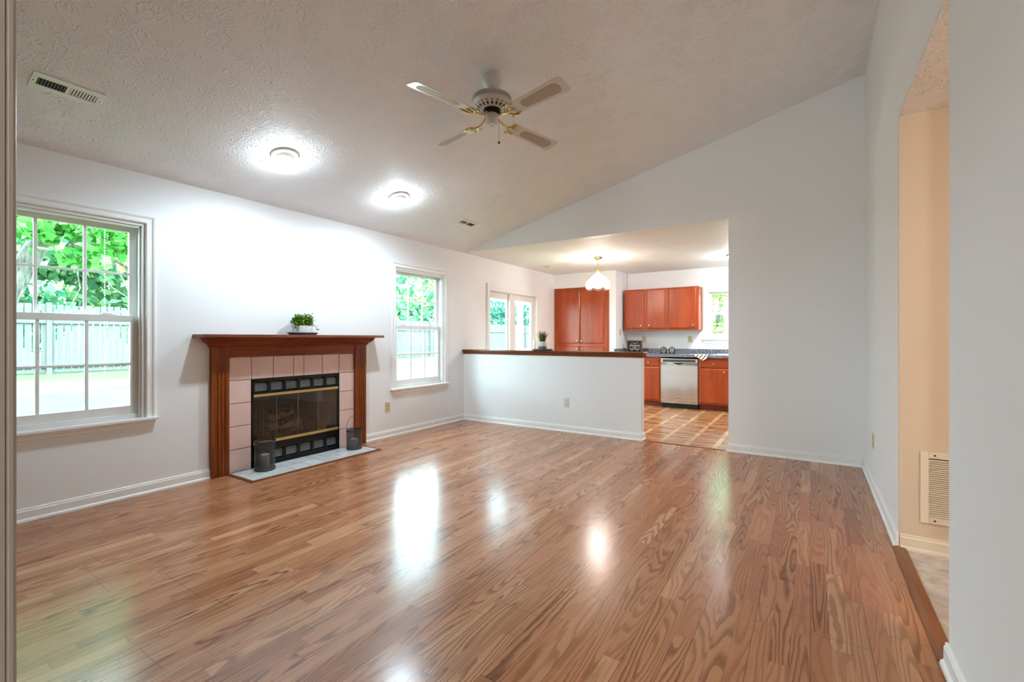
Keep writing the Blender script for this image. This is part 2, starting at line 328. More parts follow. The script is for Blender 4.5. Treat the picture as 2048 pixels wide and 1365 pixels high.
# ------------------------------------------------------------------ mesh helpers
class MB:
    """collects shapes in room coordinates, then links them as ONE mesh"""
    def __init__(s): s.bm = bmesh.new()
    def face(s, vs):
        return s.bm.faces.new([s.bm.verts.new(v) for v in vs])
    def hexa(s, p):
        v = [s.bm.verts.new(q) for q in p]
        for f in ((0, 3, 2, 1), (4, 5, 6, 7), (0, 1, 5, 4), (1, 2, 6, 5), (2, 3, 7, 6), (3, 0, 4, 7)):
            s.bm.faces.new([v[i] for i in f])
        return s
    def box(s, x0, x1, y0, y1, z0, z1):
        return s.hexa([(x0, y0, z0), (x1, y0, z0), (x1, y1, z0), (x0, y1, z0), (x0, y0, z1), (x1, y0, z1), (x1, y1, z1), (x0, y1, z1)])
    def prism(s, poly, axis, a, b):
        """poly of (p,q) swept from a to b along axis; axis x->(y,z), y->(x,z), z->(x,y)"""
        def P(p, q, t): return {'x': (t, p, q), 'y': (p, t, q), 'z': (p, q, t)}[axis]
        A = [s.bm.verts.new(P(p, q, a)) for p, q in poly]; B = [s.bm.verts.new(P(p, q, b)) for p, q in poly]
        n = len(poly)
        for i in range(n): s.bm.faces.new((A[i], A[(i + 1) % n], B[(i + 1) % n], B[i]))
        s.bm.faces.new(A[::-1]); s.bm.faces.new(B); return s
    def lathe(s, prof, c=(0, 0), n=24, axis='z', cap=True, sx=1.0, sy=1.0):
        """prof of (r, t); axis z: spun round the vertical through c; y/x likewise"""
        rings = []
        for r, t in prof:
            ring = []
            for i in range(n):
                a = 2 * PI * i / n; p, q = c[0] + r * sx * math.cos(a), c[1] + r * sy * math.sin(a)
                ring.append(s.bm.verts.new({'z': (p, q, t), 'y': (p, t, q), 'x': (t, p, q)}[axis]))
            rings.append(ring)
        for A, B in zip(rings, rings[1:]):
            for i in range(n): s.bm.faces.new((A[i], A[(i + 1) % n], B[(i + 1) % n], B[i]))
        if cap:
            s.bm.faces.new(rings[0][::-1]); s.bm.faces.new(rings[-1])
        return s
    def tube(s, pts, r, n=8, closed=False):
        pts = [Vector(p) for p in pts]; rings = []; k = len(pts)
        rr = r if isinstance(r, (list, tuple)) else [r] * k
        up = Vector((0.13, 0.27, 0.95))
        for i, p in enumerate(pts):
            if closed: d = pts[(i + 1) % k] - pts[i - 1]
            else: d = pts[min(i + 1, k - 1)] - pts[max(i - 1, 0)]
            d.normalize()
            u = d.cross(up)
            if u.length < 1e-3: u = d.cross(Vector((1, 0, 0)))
            u.normalize(); w = d.cross(u)
            rings.append([s.bm.verts.new(p + (u * math.cos(2 * PI * j / n) + w * math.sin(2 * PI * j / n)) * rr[i]) for j in range(n)])
        m = k if closed else k - 1
        for i in range(m):
            A, B = rings[i], rings[(i + 1) % k]
            for j in range(n): s.bm.faces.new((A[j], A[(j + 1) % n], B[(j + 1) % n], B[j]))
        if not closed:
            s.bm.faces.new(rings[0][::-1]); s.bm.faces.new(rings[-1])
        return s
    def ball(s, c, r, n=12, sq=(1, 1, 1)):
        m = Matrix.Translation(c) @ Matrix.Diagonal((r * sq[0], r * sq[1], r * sq[2], 1))
        bmesh.ops.create_uvsphere(s.bm, u_segments=n, v_segments=max(6, n // 2), radius=1.0, matrix=m); return s
    def move(s, mat):
        bmesh.ops.transform(s.bm, matrix=mat, verts=s.bm.verts); return s
    def build(s, name, mat, parent=None, bevel=0.0, smooth=False, org=None):
        bm = s.bm
        bmesh.ops.recalc_face_normals(bm, faces=bm.faces)
        if org is None:
            org = Vector((0, 0, 0)); p = parent
            while p is not None: org = org + p.location; p = p.parent
        bmesh.ops.translate(bm, vec=-Vector(org), verts=bm.verts)
        if bevel > 0:
            es = [e for e in bm.edges if len(e.link_faces) == 2 and e.calc_face_angle(0) > 0.6]
            bmesh.ops.bevel(bm, geom=es, offset=bevel, segments=2, profile=0.5, affect='EDGES', clamp_overlap=True)
        me = bpy.data.meshes.new(name); bm.to_mesh(me); bm.free()
        me.materials.append(M[mat] if isinstance(mat, str) else mat)
        if smooth:
            for f in me.polygons: f.use_smooth = True
            try: me.set_sharp_from_angle(angle=math.radians(38))
            except Exception: pass
        o = bpy.data.objects.new(name, me); COL.objects.link(o)
        if parent is not None: o.parent = parent
        return o

def box(*a): return MB().box(*a)
def tag(o, label=None, cat=None, group=None, kind=None):
    if label: o['label'] = label
    if cat: o['category'] = cat
    if group: o['group'] = group
    if kind: o['kind'] = kind
    return o
def thing(name, loc, label, cat, group=None, kind=None):
    o = bpy.data.objects.new(name, None); COL.objects.link(o); o.location = loc; o.empty_display_size = 0.1
    return tag(o, label, cat, group, kind)
def struct(name, mb, mat, label, cat, bevel=0.0):
    return tag(mb.build(name, mat, None, bevel), label, cat, None, 'structure')
def copy_tree(o, parent=None):
    c = o.copy(); COL.objects.link(c); c.parent = parent
    for ch in list(o.children): copy_tree(ch, c)
    return c
def zc(x): return CH + SL * (x - XL)        # height of the vaulted ceiling

# ------------------------------------------------------------------ the setting
T = 0.14
YN = 0.08                                   # room side of the wall the camera stands in
W1 = (0.554, 1.454, 0.57, 2.06); W2 = (3.985, 4.885, 0.56, 2.06); DR = (5.945, 7.45, 0.0, 1.955)
KW = (-1.55, -0.62, 1.17, 2.045); FB = (2.246, 3.173, 0.0, 0.812)
KY, PY, KX = 8.80, 8.17, -3.0               # kitchen back wall, pantry wall, side of pantry
XE = 1.2                                    # kitchen's far side (out of view)

w = MB(); ys = sorted([-3.2, KY + T] + [v for q in (W1, W2, DR, FB) for v in q[:2]])
for a, b in zip(ys, ys[1:]):
    m = (a + b) / 2; hole = [q for q in (W1, W2, DR, FB) if q[0] < m < q[1]]
    if hole:
        q = hole[0]
        if q[2] > 0: w.box(XL - T, XL, a, b, -0.1, q[2])
        w.box(XL - T, XL, a, b, q[3], CH + 0.2)
    else: w.box(XL - T, XL, a, b, -0.1, CH + 0.2)
struct('wall_left', w, 'wall', 'long white wall with the fireplace, two windows and the sliding door', 'wall')

w = MB(); XP = -0.724                       # pier's free edge
w.prism([(XL, CH), (XR, CH), (XR, zc(XR)), ], 'y', Y0, Y0 + 0.12)
w.box(XP, XE, Y0, Y0 + 0.12, 0, CH)
struct('wall_back', w, 'wall', 'white gable wall and full height pier right of the kitchen opening', 'wall')
struct('wall_half', box(XL, -1.651, Y0, Y0 + 0.12, 0, 0.965), 'wall', 'low white half wall between living room and kitchen', 'half wall')

w = MB(); YO = (2.252, 3.389)
YJ = YO[1] + 0.01; HH = CH + 0.01
w.prism([(YJ, 0), (Y0, 0), (Y0, zc(XR) + 0.05), (-0.06, zc(XR) + 0.05), (-0.06, 0), (YO[0], 0), (YO[0], HH), (YJ, HH)], 'x', XR, XR + 0.12)
struct('wall_right', w, 'wall', 'white right hand wall with a tall opening to the hall', 'wall')
w = MB()
w.prism([(XL, 0), (-0.4735, 0), (-0.4735, CH + 0.01), (XR, CH + 0.01), (XR, zc(XR) + 0.05), (XL, CH + 0.05)], 'y', -0.05, YN)
struct('wall_near', w, 'jamb', 'greige edge of the wall at the far left of the photo', 'wall')

struct('ceiling', MB().prism([(XL - T, zc(XL - T)), (XR + 0.12, zc(XR + 0.12)), (XR + 0.12, zc(XR + 0.12) + 0.15), (XL - T, zc(XL - T) + 0.15)], 'y', -0.05, Y0 + 0.12), 'ceil',
       'sloping textured ceiling of the living room', 'ceiling')
struct('ceiling_kitchen', box(XL, XE, Y0 + 0.12, KY + T, CH, CH + 0.15), 'ceil_k', 'flat textured ceiling of the kitchen', 'ceiling')
_c = MB().box(XL, XE, Y0 + 0.001, Y0 + 0.12, CH - 0.0005, CH + 0.0)
struct('floor', box(XL - T, XR, -3.2, Y0 + 0.02, -0.1, 0), 'floor', 'glossy oak strip laminate floor of the living room', 'floor')
struct('floor_kitchen', box(XL - T, XE, Y0 + 0.02, KY + T, -0.1, 0.0), 'kfloor', 'parquet patterned vinyl floor of the kitchen', 'floor')
struct('floor_hall', box(XR, 2.6, -3.2, YO[1], -0.1, 0.0), 'hfloor', 'marbled vinyl floor of the hall', 'floor')
struct('wall_kitchen', MB().box(XL, KX, PY + 0.62, PY + 0.74, 0, CH).box(KX, KW[0], KY, KY + T, 0, CH).box(KW[1], XE, KY, KY + T, 0, CH)
       .box(KW[0], KW[1], KY, KY + T, 0, KW[2]).box(KW[0], KW[1], KY, KY + T, KW[3], CH), 'wall', 'white back wall of the kitchen with the sink window', 'wall')
struct('wall_pantry', MB().box(XL, -3.128, PY, PY + 0.1, 2.165, CH).box(XL, -4.262, PY, PY + 0.1, 0, 2.165).box(-3.128, KX, PY, KY, 0, CH), 'wall',
       'white wall around the tall built-in pantry', 'wall')
struct('wall_kitchen_right', box(XE, XE + 0.12, Y0, KY + T, 0, CH), 'wall', 'kitchen side wall out of view', 'wall')
struct('wall_hall', MB().box(XR + 0.002, XR + 0.12, YO[1], YJ - 0.0005, 0, CH + 0.009).box(XR + 0.12, 2.6, YO[1], YO[1] + 0.12, 0, CH), 'wall_hall', 'cream hall wall seen through the opening, with the return grille', 'wall')
struct('wall_hall_end', MB().box(2.6, 2.72, -3.2, YO[1] + 0.12, 0, CH).box(XR, 2.72, -3.32, -3.2, 0, CH), 'wall_hall', 'hall end walls out of view', 'wall')
struct('ceiling_hall', MB().box(XR + 0.12, 2.72, -3.32, YO[1] + 0.12, CH, CH + 0.15).box(XR + 0.002, XR + 0.12, YO[0], YO[1], CH, HH - 0.0005), M['ceil_k'], 'textured hall ceiling seen above the opening', 'ceiling')
struct('wall_entry', MB().box(XL, XR + 0.12, -3.32, -3.2, 0, CH).box(-1.9, -1.78, -3.2, -0.05, 0, CH), 'wall', 'entry walls behind the camera', 'wall')
struct('ceiling_entry', box(XL - T, XR + 0.12, -3.32, -0.05, CH, CH + 0.15), 'ceil_k', 'entry ceiling behind the camera', 'ceiling')

# ---- baseboards: tall board with a bead and a shoe moulding
def base_prof(h=0.083):
    return [(0, 0), (0.024, 0), (0.022, 0.012), (0.013, 0.020), (0.013, h - 0.018), (0.008, h - 0.010), (0.009, h - 0.004), (0.005, h), (0, h)]
def baseboard(name, axis, wall, sgn, a, b, label, mat='trim', h=0.083):
    pr = [(wall + sgn * p, q) for p, q in base_prof(h)]
    return struct(name, MB().prism(pr, axis, a, b), mat, label, 'baseboard')
baseboard('baseboard_left_near', 'y', XL, 1, YN, 1.904, 'white baseboard under the left window, left of the fireplace')
baseboard('baseboard_left_far', 'y', XL, 1, 3.514, Y0 - 0.024, 'white baseboard between fireplace and half wall')
baseboard('baseboard_half_wall', 'x', Y0, -1, XL + 0.001, -1.64, 'white baseboard along the half wall')
baseboard('baseboard_half_wall_end', 'y', -1.651, 1, Y0 - 0.012, Y0 + 0.12, 'short white baseboard on the end of the half wall')
baseboard('baseboard_pier', 'x', Y0, -1, XP - 0.012, XR - 0.024, 'white baseboard along the pier right of the kitchen')
baseboard('baseboard_pier_end', 'y', XP, -1, Y0 - 0.012, Y0 + 0.12, 'short white baseboard round the edge of the pier')
baseboard('baseboard_right_far', 'y', XR, -1, YO[1] - 0.012, Y0, 'white baseboard on the right wall beyond the hall opening')
baseboard('baseboard_right_near', 'y', XR, -1, YN, YO[0] + 0.012, 'white baseboard at the lower right corner of the photo')
baseboard('baseboard_right_end', 'x', YO[0], 1, XR, XR + 0.12, 'white baseboard round the near edge of the hall opening')
baseboard('baseboard_hall', 'x', YO[1], -1, XR + 0.004, 2.6, 'cream baseboard below the hall grille', 'trim_cream')
struct('trim_1', MB().prism([(XR - 0.03, 0.0), (XR + 0.035, 0.0), (XR + 0.028, 0.010), (XR - 0.005, 0.016), (XR - 0.028, 0.008)], 'y', YO[0] + 0.02, YO[1] - 0.014), 'oakstrip',
       'oak reducer strip between laminate and hall vinyl', 'threshold', 0)
struct('trim_2', MB().prism([(Y0 - 0.005, 0.0), (Y0 + 0.040, 0.0), (Y0 + 0.034, 0.006), (Y0 + 0.0, 0.006)], 'x', -1.62, XP - 0.03), 'oakstrip',
       'thin oak strip where laminate meets kitchen vinyl', 'threshold', 0)
struct('trim_3', box(-0.4735 - 0.07, -0.4735 + 0.0, YN, YN + 0.006, 0, CH), 'jamb', 'flat greige casing at the left edge of the photo', 'door casing', 0.002)
# half wall cap: board on a small moulding
cap = thing('half_wall_cap', (XL, Y0 + 0.06, 0.965), 'dark brown wooden cap running along the top of the half wall', 'wall cap')
box(XL + 0.001, -1.61, Y0 - 0.035, Y0 + 0.155, 1.003, 1.025).build('top_board', 'cap', cap, 0.004)
MB().prism([(Y0 - 0.028, 1.003), (Y0, 1.003), (Y0, 0.962), (Y0 - 0.008, 0.962), (Y0 - 0.012, 0.975), (Y0 - 0.022, 0.985)], 'x', XL + 0.001, -1.628).build('front_moulding', 'cap', cap)
MB().prism([(-1.628, 1.003), (-1.651, 1.003), (-1.651, 0.962), (-1.643, 0.962), (-1.638, 0.975), (-1.632, 0.985)], 'y', Y0 - 0.02, Y0 + 0.14).build('end_moulding', 'cap', cap)

# ---- windows
def casing_profile(w_=0.06):
    return [(0, 0), (0, 0.012), (0.006, 0.018), (0.016, 0.018), (0.020, 0.012), (0.040, 0.012), (0.044, 0.017), (w_ - 0.004, 0.020), (w_, 0.017), (w_, 0)]
def casing(mb, P, a0, a1, z0, z1, w_=0.06):
    """stepped casing on both sides and the head; P(a, d, z) maps along-wall, out-of-wall, height; mitred corners"""
    pr = casing_profile(w_)
    runs = [[], [], [], []]
    for (q, d) in pr:
        runs[0].append(P(a0 - q, d, z0)); runs[1].append(P(a0 - q, d, z1 + q)); runs[2].append(P(a1 + q, d, z1 + q)); runs[3].append(P(a1 + q, d, z0))
    V = [[mb.bm.verts.new(p) for p in r] for r in runs]; n = len(pr)
    for A, B in zip(V, V[1:]):
        for i in range(n): mb.bm.faces.new((A[i], A[(i + 1) % n], B[(i + 1) % n], B[i]))
    mb.bm.faces.new(V[0]); mb.bm.faces.new(V[-1][::-1]); return mb
def pbox(mb, P, a0, a1, d0, d1, z0, z1):
    p = [P(a0, d0, z0), P(a1, d0, z0), P(a1, d1, z0), P(a0, d1, z0), P(a0, d0, z1), P(a1, d0, z1), P(a1, d1, z1), P(a0, d1, z1)]
    return mb.hexa(p)
def sash(root, P, name, a0, a1, z0, z1, d, rails, cols, rows, label):
    """one sliding sash: stiles, rails, bars; its panes are one child"""
    l, r, t, b = rails; g0, g1, h0, h1 = a0 + l, a1 - r, z0 + b, z1 - t; th = 0.032
    mb = MB()
    pbox(mb, P, a0, g0, d - th, d, z0, z1); pbox(mb, P, g1, a1, d - th, d, z0, z1)
    pbox(mb, P, g0, g1, d - th, d, z0, h0); pbox(mb, P, g0, g1, d - th, d, h1, z1)
    for i in range(1, cols):
        c = g0 + (g1 - g0) * i / cols; pbox(mb, P, c - 0.0095, c + 0.0095, d - 0.024, d - 0.006, h0, h1)
    for i in range(1, rows):
        c = h0 + (h1 - h0) * i / rows; pbox(mb, P, g0, g1, d - 0.023, d - 0.007, c - 0.008, c + 0.008)
    o = mb.build(name, 'vinylwin', root, 0.002)
    pm = MB(); pm.face([P(g0, d - 0.0155, h0), P(g1, d - 0.0155, h0), P(g1, d - 0.0155, h1), P(g0, d - 0.0155, h1)])
    pm.build('pane', 'glass', o)
    return o
def dh_window(name, P, a0, a1, z0, z1, meet, label, locks=True):
    root = thing(name, P(a0, 0, z0), label, 'window', None, 'structure')
    casing(MB(), P, a0, a1, z0, z1).build('casing', 'trim', root)
    j = MB(); q = 0.022
    pbox(j, P, a0, a0 + q, -T, 0, z0, z1); pbox(j, P, a1 - q, a1, -T, 0, z0, z1); pbox(j, P, a0 + q, a1 - q, -T, 0, z1 - q, z1); pbox(j, P, a0, a1, -T, 0.0, z0 - 0.02, z0 + 0.012)
    pbox(j, P, a0 + q, a0 + q + 0.012, -0.030, -0.012, z0, z1); pbox(j, P, a1 - q - 0.012, a1 - q, -0.030, -0.012, z0, z1)
    pbox(j, P, a0 + q, a1 - q, -0.045, -0.012, z1 - q - 0.016, z1 - q)
    j.build('frame', 'vinylwin', root, 0.0015)
    i0, i1 = a0 + q, a1 - q
    sash(root, P, 'upper_sash', i0, i1, meet - 0.02, z1 - q, -0.088, (0.048, 0.048, 0.046, 0.035), 3, 2, None)
    sash(root, P, 'lower_sash', i0, i1, z0 + 0.045, meet + 0.02, -0.050, (0.052, 0.052, 0.048, 0.062), 3, 2, None)
    pbox(MB(), P, a0 + q, a1 - q, -0.085, -0.035, z0 + 0.012, z0 + 0.046).build('sill', 'vinylwin', root, 0.003)
    st = MB(); pbox(st, P, a0 - 0.078, a1 + 0.078, 0.0, 0.045, z0 - 0.008, z0 + 0.013); pbox(st, P, a0 + 0.001, a1 - 0.001, -0.035, 0.0, z0 - 0.008, z0 + 0.013)
    st.build('stool', 'trim', root, 0.004)
    ap = MB(); pr = [(0.0, z0 - 0.008), (0.030, z0 - 0.008), (0.026, z0 - 0.022), (0.020, z0 - 0.034), (0.020, z0 - 0.046), (0.013, z0 - 0.056), (0.013, z0 - 0.072), (0.0, z0 - 0.072)]
    A = [ap.bm.verts.new(P(a0 - 0.06 + 0.012 * (1 - d / 0.03), d, zz)) for d, zz in pr]; B = [ap.bm.verts.new(P(a1 + 0.06 - 0.012 * (1 - d / 0.03), d, zz)) for d, zz in pr]
    for i in range(len(pr)): ap.bm.faces.new((A[i], A[(i + 1) % len(pr)], B[(i + 1) % len(pr)], B[i]))
    ap.bm.faces.new(A); ap.bm.faces.new(B[::-1]); ap.build('apron', 'trim', root)
    if locks:
        for t_ in (0.17, 0.78):
            c = i0 + (i1 - i0) * t_; lk = MB()
            pbox(lk, P, c - 0.045, c + 0.045, -0.080, -0.052, meet + 0.02, meet + 0.027); pbox(lk, P, c - 0.028, c + 0.030, -0.074, -0.058, meet + 0.027, meet + 0.036)
            lk.build('sash_lock', 'vinylwin', root, 0.003)
    return root
PL = lambda a, d, z: (XL + d, a, z)
PK = lambda a, d, z: (a, KY - d, z)
dh_window('window_1', PL, *W1, 1.337, 'large white double hung window at the left, lawn and fence outside')
dh_window('window_2', PL, *W2, 1.33, 'white double hung window between fireplace and half wall')
dh_window('window_3', PK, *KW, 1.635, 'small white window over the kitchen sink, cut off by the pier', False)

# sliding patio door
d = thing('door_1', (XL, DR[0], 0), 'white sliding glass patio door beyond the half wall', 'door', None, 'structure')
mb = MB(); pbox(mb, PL, 5.885, DR[0], 0, 0.03, 0, 2.055); mb.build('side_casing', 'trim', d, 0.003)
mb = MB(); pbox(mb, PL, DR[0], DR[1] + 0.06, 0, 0.018, DR[3], DR[3] + 0.045); pbox(mb, PL, DR[0], DR[1] + 0.055, 0, 0.024, DR[3] + 0.045, DR[3] + 0.06)
pbox(mb, PL, DR[1], DR[1] + 0.06, 0, 0.018, 0, DR[3]); mb.build('casing', 'trim', d, 0.003)
mb = MB(); pbox(mb, PL, DR[0], DR[0] + 0.02, -T, 0, 0, DR[3]); pbox(mb, PL, DR[1] - 0.02, DR[1], -T, 0, 0, DR[3]); pbox(mb, PL, DR[0], DR[1], -T, 0, DR[3] - 0.01, DR[3]); pbox(mb, PL, DR[0], DR[1], -T, 0, 0, 0.03)
mb.build('frame', 'vinylwin', d)
def leaf(a0, a1, dd, sl=0.085, sr=0.085):
    mb = MB()
    g0, g1 = a0 + sl, a1 - sr
    pbox(mb, PL, a0, g0, dd - 0.035, dd, 0.03, 1.94); pbox(mb, PL, g1, a1, dd - 0.035, dd, 0.03, 1.94)
    pbox(mb, PL, g0, g1, dd - 0.035, dd, 1.845, 1.94); pbox(mb, PL, g0, g1, dd - 0.035, dd, 0.03, 0.16)
    o = mb.build('door_panel', 'vinylwin', d, 0.003)
    pm = MB(); pm.face([PL(g0, dd - 0.017, 0.16), PL(g1, dd - 0.017, 0.16), PL(g1, dd - 0.017, 1.845), PL(g0, dd - 0.017, 1.845)]); pm.build('pane', 'glass', o)
    return o
leaf(DR[0] + 0.02, 6.685, -0.085); p2 = leaf(6.625, DR[1] - 0.020, -0.040, 0.165, 0.09)
mb = MB(); pbox(mb, PL, 7.37, 7.40, -0.035, 0.0, 0.98, 1.16); mb.build('handle', 'vinylwin', p2, 0.006)

# ------------------------------------------------------------------ fireplace
f = thing('fireplace_mantel', (XL, 2.71, 0), 'dark stained wooden fireplace mantel with fluted legs and a wide shelf', 'mantel')
def fluted(y0, y1):
    pts = [(y0, XL), (y0, XL + 0.042), (y0 + 0.026, XL + 0.042)]
    wd = (y1 - y0 - 0.052) / 3
    for k in range(3):
        a = y0 + 0.026 + wd * k
        pts += [(a + 0.004, XL + 0.042), (a + 0.008, XL + 0.036), (a + wd - 0.008, XL + 0.036), (a + wd - 0.004, XL + 0.042)]
    pts += [(y1 - 0.004, XL + 0.042), (y1, XL + 0.040), (y1, XL)]
    poly = [(x, y) for y, x in pts]
    mb = MB().prism(poly, 'z', 0.0, 0.90)
    mb.box(XL, XL + 0.042, y0, y1, 0.90, 1.118); return mb
fluted(1.904, 2.045).build('leg', 'mantel_v', f); fluted(3.366, 3.514).build('leg', 'mantel_v', f)
box(XL, XL + 0.034, 2.045, 3.366, 1.02, 1.118).build('frieze', 'mantel_h', f)
mb = MB()                                           # crown, mitred round both ends
pr = [(0.042, 1.108), (0.047, 1.108), (0.049, 1.118), (0.056, 1.122), (0.060, 1.132), (0.074, 1.142), (0.096, 1.162), (0.106, 1.180), (0.112, 1.192)]
def ring(e, z): k = e - 0.042; return [(XL + 0.0005, 1.904 - k, z), (XL + e, 1.904 - k, z), (XL + e, 3.514 + k, z), (XL + 0.0005, 3.514 + k, z)]
R = [[mb.bm.verts.new(p) for p in ring(e, z)] for e, z in pr]
for A, B in zip(R, R[1:]):
    for i in range(4): mb.bm.faces.new((A[i], A[(i + 1) % 4], B[(i + 1) % 4], B[i]))
mb.bm.faces.new(R[0]); mb.bm.faces.new(R[-1]); mb.build('crown', 'mantel_h', f)
box(XL, XL + 0.183, 1.775, 3.652, 1.192, 1.219).build('shelf', 'shelf', f, 0.003)

t = thing('tile_surround', (XL, 2.71, 0), 'pink square tiles around the firebox', 'tile surround')
MB().prism([(2.045, 0), (2.246, 0), (2.246, 0.812), (3.173, 0.812), (3.173, 0), (3.366, 0), (3.366, 1.02), (2.045, 1.02)], 'x', XL, XL + 0.010).build('grout', 'grout', t)
gp = 0.0028
ye = [2.045, 2.247, 2.449, 2.653, 2.763, 2.969, 3.172, 3.366]
for a, b in zip(ye, ye[1:]): box(XL + 0.010, XL + 0.016, a + gp, b - gp, 0.814 + gp, 1.018).build('tile', 'tile', t, 0.0015)
for k in range(4):
    z0, z1 = k * 0.2035, (k + 1) * 0.2035
    for a, b in ((2.045, 2.244), (3.175, 3.366)): box(XL + 0.010, XL + 0.016, a + gp, b - gp, z0 + (gp if k else 0.001), z1 - gp).build('tile', 'tile', t, 0.0015)

h = thing('hearth', (XL, 2.7, 0), 'low grey tile hearth in front of the fireplace', 'hearth')
HX = -3.862
MB().prism([(XL, 2.052), (HX, 2.052), (HX, 3.366), (XL, 3.366)], 'z', 0, 0.006).build('bed', 'hgrout', h)
yt = [2.054, 2.245, 2.44, 2.60, 2.76, 2.96, 3.16, 3.364]
for a, b in zip(yt, yt[1:]):
    box(-4.055, HX, a + 0.003, b - 0.003, 0.006, 0.010).build('tile', 'hearth', h, 0.001)
yt = [2.054, 2.34, 2.54, 2.76, 2.86, 3.06, 3.364]
for a, b in zip(yt, yt[1:]): box(XL + 0.045, -4.061, a + 0.003, b - 0.003, 0.006, 0.010).build('tile', 'hearth', h, 0.001)
mb = MB().box(HX, HX + 0.022, 2.032, 3.386, 0, 0.012).box(XL + 0.045, HX, 2.032, 2.052, 0, 0.012).box(XL + 0.045, HX, 3.366, 3.386, 0, 0.012)
mb.build('edge_strip', 'oakstrip', h, 0.002)

fb = thing('firebox', (XL, 2.71, 0), 'black metal gas fireplace insert with brass bars and glass doors', 'fireplace')
a0, a1 = FB[0] + 0.002, FB[1] - 0.002; x0, x1 = XL - 0.02, XL + 0.020
mb = MB().box(x0, x1, a0, a0 + 0.014, 0.008, 0.81).box(x0, x1, a1 - 0.016, a1, 0.008, 0.81).box(x0, x1, a0, a1, 0.786, 0.81).box(x0, x1, a0, a1, 0.668, 0.690).box(x0, x1, a0, a1, 0.008, 0.052).box(x0, x1, a0, a1, 0.146, 0.216)
op = []
for (zb, zt) in ((0.690, 0.786), (0.052, 0.146)):
    wd = (a1 - a0 - 0.03) / 6
    for k in range(7):
        c = a0 + 0.014 + wd * k; mb.box(x0, x1 - 0.002, c - (0.014 if k else 0.0), c + 0.014, zb, zt)
    for k in range(6): op.append((a0 + 0.014 + wd * k + 0.012, a0 + 0.014 + wd * (k + 1) - 0.012, zb, zt))
mb.build('face_frame', 'black', fb)
for (p, q, zb, zt) in op:
    lv = MB(); n = 6
    for i in range(n):
        z = zb + 0.010 + (zt - zb - 0.02) * (i + 0.5) / n
        lv.hexa([(x0 + 0.012, p, z - 0.001), (x1 - 0.012, p, z - 0.006), (x1 - 0.012, q, z - 0.006), (x0 + 0.012, q, z - 0.001), (x0 + 0.012, p, z + 0.001), (x1 - 0.012, p, z - 0.004), (x1 - 0.012, q, z - 0.004), (x0 + 0.012, q, z + 0.001)])
    lv.build('louver', 'louver', fb)
mb = MB().box(x0 - 0.42, x0 - 0.40, a0, a1, 0.008, 0.81).hexa([(x0 - 0.40, a0 + 0.16, 0.2), (x0, a0 + 0.014, 0.2), (x0, a0, 0.2), (x0 - 0.40, a0, 0.2), (x0 - 0.40, a0 + 0.16, 0.69), (x0, a0 + 0.014, 0.69), (x0, a0, 0.69), (x0 - 0.40, a0, 0.69)])
mb.hexa([(x0 - 0.40, a1 - 0.16, 0.2), (x0, a1 - 0.014, 0.2), (x0, a1, 0.2), (x0 - 0.40, a1, 0.2), (x0 - 0.40, a1 - 0.16, 0.69), (x0, a1 - 0.014, 0.69), (x0, a1, 0.69), (x0 - 0.40, a1, 0.69)])
mb.box(x0 - 0.40, x0, a0, a1, 0.196, 0.215).box(x0 - 0.40, x0, a0, a1, 0.668, 0.69).box(x0 - 0.03, x0, a0, a1, 0.69, 0.786).box(x0 - 0.03, x0, a0, a1, 0.05, 0.15)
mb.build('fire_chamber', 'soot', fb)
box(x1 - 0.004, x1 + 0.010, a0 + 0.012, a1 - 0.018, 0.648, 0.672).build('brass_bar', 'brass_sat', fb, 0.003)
box(x1 - 0.004, x1 + 0.010, a0 + 0.012, a1 - 0.018, 0.213, 0.238).build('brass_bar', 'brass_sat', fb, 0.003)
gy = [a0 + 0.014, 2.484, 2.703, 2.926, a1 - 0.018]
for p, q in zip(gy, gy[1:]):
    gd = box(x1 - 0.012, x1 - 0.008, p + 0.0015, q - 0.0015, 0.236, 0.650).build('glass_door', 'smokeglass', fb)
    MB().box(x1 - 0.0135, x1 - 0.0065, q - 0.0035, q - 0.0005, 0.238, 0.648).build('door_edge', 'nickel', gd)
def drape(ya, yb):
    mb = MB(); n = 40; prev = None
    for i in range(n + 1):
        y = ya + (yb - ya) * i / n; x = x0 - 0.035 + 0.016 * math.sin(i * 1.35)
        cur = (mb.bm.verts.new((x, y, 0.222)), mb.bm.verts.new((x, y, 0.655)))
        if prev: mb.bm.faces.new((prev[0], cur[0], cur[1], prev[1]))
        prev = cur
    mb.build('mesh_curtain', 'curtain', fb, smooth=True)
drape(a0 + 0.02, 2.46); drape(2.98, a1 - 0.02)
lr = random.Random(3)
for i, (ya, za, yb, zb, xx, r, m_) in enumerate(((2.50, 0.31, 2.86, 0.31, -0.20, 0.048, 'log'), (2.52, 0.39, 2.80, 0.42, -0.24, 0.042, 'log'), (2.60, 0.345, 2.74, 0.40, -0.13, 0.030, 'bark'), (2.55, 0.46, 2.75, 0.47, -0.22, 0.034, 'bark'))):
    pts = [(XL + xx + 0.01 * math.sin(k * 1.7 + i), ya + (yb - ya) * k / 7, za + (zb - za) * k / 7 + 0.006 * math.sin(k * 2.1)) for k in range(8)]
    MB().tube(pts, [r * (0.82 + 0.25 * lr.random()) for _ in range(8)], 12).build('ceramic_log', m_, fb, smooth=True)
gr_ = MB().tube([(XL - 0.10, 2.46, 0.262), (XL - 0.10, 2.90, 0.262)], 0.006, 6).tube([(XL - 0.30, 2.46, 0.262), (XL - 0.30, 2.90, 0.262)], 0.006, 6)
for k in range(14):
    y = 2.47 + 0.42 * k / 13; gr_.tube([(XL - 0.30, y, 0.262), (XL - 0.10, y, 0.262), (XL - 0.075, y, 0.30)], 0.005, 6)
